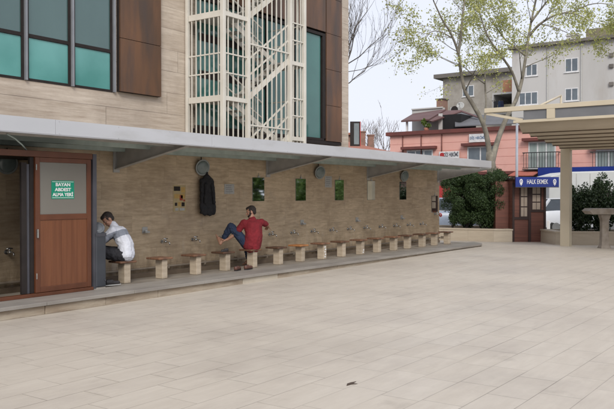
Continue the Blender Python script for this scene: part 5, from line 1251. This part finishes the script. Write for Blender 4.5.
def awin(px0, px1, py0, py1, x, nm=2):
    ya, yb_ = P(px1, py0, X=x).y, P(px0, py0, X=x).y; pc = (px0 + px1) / 2; z1_, z0_ = P(pc, py0, X=x).z, P(pc, py1, X=x).z
    mb = MB(); t = 0.09; mb.box(x - 0.03, ya, z0_, x + 0.05, yb_, z0_ + t); mb.box(x - 0.03, ya, z1_ - t, x + 0.05, yb_, z1_)
    for k in range(nm + 1): y_ = ya + (yb_ - ya - t) * k / nm; mb.box(x - 0.031, y_, z0_ + t, x + 0.05, y_ + t, z1_ - t)
    mb.box(x - 0.09, ya - 0.1, z0_ - 0.08, x - 0.001, yb_ + 0.1, z0_ - 0.001)
    o = build('window', mb, pvc, ab); mb = MB(); mb.box(x - 0.02, ya + 0.02, z0_ + 0.02, x - 0.008, yb_ - 0.02, z1_ - 0.02); build('pane', mb, winglass, o)
awin(565, 578.5, 58, 72, XR); awin(526, 537.5, 64, 76, XR); awin(519, 538, 92, 105, XR, 3); awin(565, 578.5, 88, 101, XR); awin(462.5, 474, 85.5, 96.5, XL, 2); awin(617, 630, 52, 66, XR); awin(617, 630, 84, 98, XR)
for px in (581.5, 547.5):
    y_ = P(px, 70, X=XR).y; mb = MB(); mb.cyl((XR - .09, y_, 2), (XR - .09, y_, zr - .02), .05, n=8); build('downpipe', mb, plast, ab)
for py in (55, 66, 84):
    p_ = P(611.5, py, X=XR); mb = MB(); mb.box(XR - .18, p_.y - .2, p_.z - .18, XR - .002, p_.y + .2, p_.z + .18); build('wall_box', mb, concrd, ab)
# balcony in the recess between the two wings
ya, yb_ = yr + 0.02, P(494, 90, X=83).y
mb = MB(); zf1 = P(503, 93, X=83).z; zf0 = P(503, 113, X=83).z
for zz in (zf0, zf1): mb.box(82.5, ya, zz - 0.2, 87.99, yb_, zz)
mb.box(82.5, yb_ - 0.15, zf0 + 0.002, 87.98, yb_, zf1 - 0.202); build('balcony', mb, concr, ab)
mb = MB(); mb.box(82.55, ya, zf1 + 0.002, 82.65, yb_ - 1.2, P(503, 81, X=83).z); build('orange_screen', mb, mat('faded orange cloth', (0.42, 0.20, 0.11), 0.8, scale=1), ab)
mb = MB(); mb.box(82.55, ya, zf0 + 0.002, 82.62, yb_, zf0 + 0.9); build('balcony_parapet', mb, mat('yellowish render', (0.45, 0.40, 0.26), 0.9, space='World'), ab)
for px, m_ in ((495.5, blacktr), (499.5, jeans), (502, mat('navy cloth', (0.02, 0.025, 0.06), 0.9))):
    p = P(px, 101, X=81.9); g_ = thing('laundry', (p.x, p.y, p.z - 1.3), {495.5: 'black laundry hanging on the balcony, leftmost piece', 499.5: 'blue laundry in the middle of the balcony line', 502: 'navy laundry on the right of the balcony line'}[px], 'laundry', 'laundry drying on the balcony')
    mb = MB(); vs = []; 
    mb.slab([(p.x, p.y - .16, p.z), (p.x, p.y + .16, p.z), (p.x + .05, p.y + .22, p.z - .6), (p.x, p.y + .17, p.z - 1.05), (p.x + .04, p.y, p.z - .98), (p.x, p.y - .15, p.z - 1.08), (p.x + .05, p.y - .2, p.z - .5)], (0.04, 0, 0)); build('garment', mb, m_, g_)
    mb = MB(); mb.box(p.x + 0.01, p.y - .02, p.z - .03, p.x + .05, p.y + .02, p.z + .05); build('peg', mb, plast, g_)
mb = MB(); p1_, p2_ = P(492, 100.6, X=81.93), P(506, 100.6, X=81.93); mb.tube([p1_, p2_], 0.015, 6); mb.tube([p1_, p1_ + V((.7, 0, -.2))], 0.02, 6); mb.tube([p2_, p2_ + V((.7, 0, -.2))], 0.02, 6); build('clothes_line', mb, darkal, ab)
# low neighbour walls left of the block
nb = thing('rooftop_hut', P(440, 110, X=70), 'small brick chimney stack left of the grey apartment block', 'chimney')
ya, yb_ = P(443.5, 104, X=70).y, P(436.5, 104, X=70).y; mb = MB(); mb.box(70, ya, 5, 71, yb_, P(440, 99.5, X=70).z); build('stack', mb, brickm, nb); mb = MB(); mb.box(69.9, ya - .1, P(440, 99.5, X=70).z + .002, 71.1, yb_ + .1, P(440, 98.5, X=70).z); build('coping', mb, concrd, nb)

# low terracotta houses far left
def P2(px, py, d): return P(px, py, D=d)
hz = thing('tiled_house', P2(372, 200, 58), 'low house with terracotta roof beyond the travertine building corner', 'house')
a, b_ = P2(340, 138, 58), P2(392, 150, 58); u_ = V((rt.x, rt.y, 0)); o_ = V((a.x, a.y, 0))
L_ = (V((b_.x, b_.y, 0)) - o_).length
mb = MB(); mb.fbox(o_, u_, ux, Z, 0, L_, 0, 8, 0, 4.9); build('wall', mb, mat('house render', (0.4, 0.3, 0.24), 0.9, space='World'), hz)
e0, e1 = 4.86, 4.86; rz_ = P2(360, 144.5, 62).z
mb = MB(); mb.slab([o_ + u_ * -0.3 + ux * -0.4 + Z * 4.9, o_ + u_ * (L_ + .3) + ux * -0.4 + Z * 4.8, o_ + u_ * (L_ - 2.6) + ux * 4 + Z * (rz_ - .5), o_ + u_ * 0.3 + ux * 4 + Z * (rz_ + .35)], Z * 0.12)
mb.slab([o_ + u_ * 0.3 + ux * 4.01 + Z * (rz_ + .35), o_ + u_ * (L_ - 2.6) + ux * 4.01 + Z * (rz_ - .5), o_ + u_ * (L_ + .3) + ux * 8.4 + Z * 4.8, o_ + u_ * -.3 + ux * 8.4 + Z * 4.9], Z * 0.12); build('roof', mb, terrac, hz)
for px0, px1, py in ((360, 365.5, 131), (368, 374, 134.5)):
    p0_, p1_ = P2(px0, py, 60.5), P2(px1, py, 60.5); oo = V((p0_.x, p0_.y, 0)); w_ = (V((p1_.x, p1_.y, 0)) - oo).length
    mb = MB(); mb.fbox(oo, u_, ux, Z, 0, w_, 0, .5, 4.9, p0_.z - .1); mb.fbox(oo, u_, ux, Z, -.05, w_ + .05, -.05, .55, p0_.z - .098, p0_.z); build('chimney', mb, brickm, hz)
h2 = thing('brown_house', P2(353, 200, 40), 'reddish brown house edge beside the open window sash', 'house')
p_ = P2(363, 146, 66); q_ = P2(352, 146, 66); oo = V((q_.x, q_.y, 0)); w_ = (V((p_.x, p_.y, 0)) - oo).length
mb = MB(); mb.fbox(oo - u_ * 3, u_, ux, Z, 0, w_ + 3, 3, 8, 0, P2(360, 135, 69).z); build('wall', mb, brickm, h2); mb = MB(); mb.fbox(oo - u_ * 3, u_, ux, Z, -.3, w_ + 3.3, 2.7, 8.3, P2(360, 135, 69).z + .002, P2(360, 133, 69).z); build('roof', mb, terrac, h2)
# ------------------------------------------------------------------ trees
def grow(mb, tips, p, d, ln, r, lv, rr, spread=0.5, upb=0.12, seg=4, twig=0.006, kids=(3, 4), shrink=0.66, leaf_lv=1):
    """one branch as a bent tapering tube; returns through tips the points where leaves sit"""
    pts = [V(p)]; dd = V(d).normalized(); rs = [r]
    for k in range(seg):
        dd = (dd + V((rr.gauss(0, .11), rr.gauss(0, .11), rr.gauss(0, .08) + upb * 0.3))).normalized()
        pts.append(pts[-1] + dd * ln / seg); rs.append(max(r * (1 - 0.62 * (k + 1) / seg), twig * 0.6))
    mb.tube(pts, rs, 6 if r > 0.03 else 4)
    if lv <= leaf_lv:
        for k in range(1, len(pts)):
            tips.append((pts[k], (pts[k] - pts[k - 1]).normalized()))
    if lv > 0:
        n = rr.randint(*kids)
        for j in range(n):
            t = rr.uniform(0.35, 1.0) if j else 1.0; i = min(int(t * seg), seg - 1); q = pts[i].lerp(pts[i + 1], t * seg - i)
            ax = V((rr.gauss(0, 1), rr.gauss(0, 1), rr.gauss(0, .6))).normalized(); nd = (dd + ax * spread * rr.uniform(.7, 1.4) + V((0, 0, upb))).normalized()
            grow(mb, tips, q, nd, ln * shrink * rr.uniform(.75, 1.15), max(rs[i] * 0.55, twig), lv - 1, rr, spread, upb, seg, twig, kids, shrink, leaf_lv)

rr = random.Random(21)
D0 = 33.0
tp_ = on(491, D0)
pt = thing('plane_tree', tp_, 'tall forked plane tree with sparse pale spring leaves behind the hedge', 'tree')
wood = MB(); tips = []
def limb(path, r0, r1, lv_side=2, nside=6, start=0.3, off0=0.0):
    """main limb through a list of (px, py, depth offset) anchor points, real thickness, with side branches"""
    pts = [P(px, py, D=D0 + dz) for px, py, dz in path]
    # smooth
    sm = []
    for k in range(len(pts) - 1):
        p0_ = pts[max(k - 1, 0)]; p1_, p2_ = pts[k], pts[k + 1]; p3_ = pts[min(k + 2, len(pts) - 1)]
        for j in range(4):
            t = j / 4; sm.append(0.5 * ((2 * p1_) + (p2_ - p0_) * t + (2 * p0_ - 5 * p1_ + 4 * p2_ - p3_) * t * t + (3 * p1_ - p0_ - 3 * p2_ + p3_) * t ** 3))
    sm.append(pts[-1]); n = len(sm); rs = [r0 + (r1 - r0) * (k / (n - 1)) ** 0.8 for k in range(n)]
    wood.tube(sm, rs, 10)
    for j in range(nside):
        t = start + (1 - start) * (j + rr.random()) / nside; i = min(int(t * (n - 1)), n - 2); q = sm[i]; dd = (sm[i + 1] - sm[i]).normalized()
        ax = V((rr.gauss(0, 1), rr.gauss(0, 1), rr.gauss(0, .5))); ax = (ax - dd * ax.dot(dd)).normalized()
        grow(wood, tips, q, (dd * 0.55 + ax * 0.9 + V((0, 0, .1))).normalized(), rr.uniform(0.9, 1.7), rs[i] * 0.42, lv_side, rr, 0.6, 0.04)
    grow(wood, tips, sm[-1], (sm[-1] - sm[-2]).normalized(), 0.9, r1, 2, rr, 0.5, 0.1)
b0 = P(491, 232, D=D0); b0.z = -0.02
trunk_top = P(490.5, 160, D=D0)
wood.tube([b0, P(490, 215, D=D0), P(491, 190, D=D0), P(492, 174, D=D0), trunk_top, P(490, 152, D=D0)], [0.34, 0.24, 0.215, 0.205, 0.20, 0.17], 14)
limb([(491, 166, 0), (487.5, 140, 0), (482.5, 122, -.2), (472, 103, -.4), (465, 91, -.5), (461, 72, -.6), (458, 52, -.8), (451, 34, -1.1), (442, 19, -1.3), (434, 2, -1.6)], 0.13, 0.025, 2, 7, .45)
limb([(458, 54, -.8), (461, 35, -.4), (463, 12, 0), (467, -12, .3)], 0.075, 0.03, 2, 5, .2)
limb([(491, 168, 0), (496, 146, .2), (503, 126, .5), (510, 111, .8), (516, 100, 1), (521, 84, 1.2), (524, 68, 1.3), (527, 48, 1.5), (530, 28, 1.6), (535, 4, 1.8), (540, -18, 2)], 0.135, 0.035, 2, 7, .5)
limb([(519, 92, 1.1), (512, 72, .8), (502, 57, .4), (490, 40, 0), (483, 24, -.3), (477, 4, -.5)], 0.07, 0.02, 2, 6, .25)
limb([(526, 56, 1.4), (515, 47, 1.6), (503, 37, 2.0), (492, 20, 2.3)], 0.06, 0.02, 2, 5, .2)
limb([(529, 36, 1.6), (540, 24, 1.2), (556, 15, .8), (572, 13, .4), (588, 20, 0)], 0.07, 0.02, 2, 6, .2)
limb([(531, 22, 1.6), (545, 4, 1.6), (560, -14, 1.8)], 0.06, 0.02, 2, 4, .2)
limb([(484, 126, -.1), (486, 104, .6), (485, 84, 1.0), (486, 66, 1.2), (492, 52, 1.4)], 0.055, 0.018, 1, 3, .35)
limb([(485, 84, 1.0), (474, 76, .7), (464, 67, .4), (452, 62, 0)], 0.03, 0.014, 1, 4, .2)
limb([(452, 38, -1.0), (441, 32, -1.2), (431, 32, -1.3), (424, 42, -1.4)], 0.03, 0.012, 1, 2, .1)
limb([(572, 13, .4), (588, 5, 0), (606, 4, -.3), (622, 14, -.4)], 0.03, 0.014, 2, 6, .1)
limb([(540, 24, 1.2), (556, 28, 1), (574, 36, .8)], 0.03, 0.012, 1, 4, .2)
build('branches', wood, bark, pt, fixn=False)
g = np.random.default_rng(5)
tp = np.array([tuple(t[0]) for t in tips])
print('tips', len(tp))
k = g.integers(0, len(tp), 30000)
cw = g.random(len(tp)) ** 1.5; k = g.choice(len(tp), 24000, p=cw / cw.sum())
pos = tp[k] + g.normal(size=(len(k), 3)) * 0.14 + np.array([0, 0, -0.05])
leaves('leaves', pos, 0.088, springleaf, pt, seed=6, aspect=0.62, updir=(0, 0, -0.15), szvar=0.5)

# bare tree behind the travertine building
rr2 = random.Random(5)
bb_ = on(338, 31); bt_ = thing('bare_tree', bb_, 'leafless tree spreading its branches past the corner of the travertine building', 'tree')
wood2 = MB(); tps = []
f0 = P(341, 74, D=31); wood2.tube([V((bb_.x, bb_.y, -0.02)), V((bb_.x, bb_.y, 3)), f0 - V((0, 0, .8)), f0], [.24, .19, .13, .09], 12)
for (px, py, dz, r_) in ((361, 20, 0, .06), (377, 40, .5, .045), (388, 28, -1, .045), (369, 2, 1, .06), (350, 0, 1.5, .06), (330, 10, -.5, .07), (392, 52, .3, .03), (310, 20, 1, .06), (352, 10, -2, .05)):
    e = P(px, py, D=31 + dz); d = e - f0; st_ = f0 + V((0, 0, rr2.uniform(-.5, .3))); r_ *= 0.62
    pts = [st_]
    for j in range(1, 6): pts.append(st_ + d * j / 5 + V((rr2.gauss(0, .07), rr2.gauss(0, .07), .25 * math.sin(math.pi * j / 5) * (-1 if px > 370 else .4))))
    rs = [r_ * (1 - .75 * j / 5) for j in range(6)]; wood2.tube(pts, rs, 7)
    for j in range(9):
        t = rr2.uniform(.25, 1); i = min(int(t * 5), 4); q = pts[i].lerp(pts[i + 1], t * 5 - i); dd = (pts[i + 1] - pts[i]).normalized()
        ax = V((rr2.gauss(0, 1), rr2.gauss(0, 1), rr2.gauss(0, .6))).normalized()
        grow(wood2, tps, q, (dd + ax * .5 + V((0, 0, .25))).normalized(), rr2.uniform(.7, 1.3), rs[i] * .5, 2, rr2, .38, .25, 4, .0045, (2, 3), .68)
build('branches', wood2, darkbark, bt_, fixn=False)
# small bare trees far away
for px, d, top, sd_, lab in ((384, 68, 120, 3, 'small distant bare tree above the terracotta roof'), (371, 74, 128, 4, 'fainter distant bare tree behind the brick chimneys')):
    r3 = random.Random(sd_); c = on(px, d); t = thing('distant_tree', c, lab, 'tree'); mb = MB(); zt = P(px, top, D=d).z; tl_ = []
    mb.tube([V((c.x, c.y, 0)), V((c.x + .1, c.y, zt * .35)), V((c.x, c.y + .1, zt * .55))], [.16, .12, .09], 7)
    for k in range(9): grow(mb, tl_, V((c.x, c.y, zt * r3.uniform(.35, .55))), V((r3.gauss(0, .5), r3.gauss(0, .5), 1)), zt * .28, .05, 3, r3, .45, .12, 3, .014, (2, 3), .66)
    build('branches', mb, mat('pale distant bark', (0.2, 0.17, 0.15), 0.9), t, fixn=False)

# leafy bushes across the square: they show in the mirrors
g0 = None
for k, (x, y, h) in enumerate(((28, -5.5, 3.4), (33, -6.5, 4.2), (38.5, -5.5, 3.6), (27, -9.5, 4.5), (46, -7, 4.2), (54, -8.5, 4.5), (26, -11.5, 8.0), (34, -15, 8.6))):
    if g0 is None:
        g0 = thing('garden_tree', (x, y, 0), 'x', 'tree', 'leafy trees across the square, seen in the mirrors'); gl = leaf_mat('fresh green leaf', (0.09, 0.17, 0.035), (0.22, 0.33, 0.09))
        foliage('crown', g0, (x, y, 2.2), (2.9, 2.9, 2.0), 9000, 0.22, gl, 77, clumps=40)
        mb = MB(); mb.tube([(x, y, -.02), (x + .05, y, .8), (x, y + .05, 1.6)], [.16, .12, .08], 10); build('trunk', mb, bark, g0); t = g0
    else: t = copy_tree(g0, V((x, y, 0)), rz=k * 1.1, scale=(h / 3.6,) * 3)
    t['label'] = 'leafy green tree across the square, seen only in the wall mirrors'
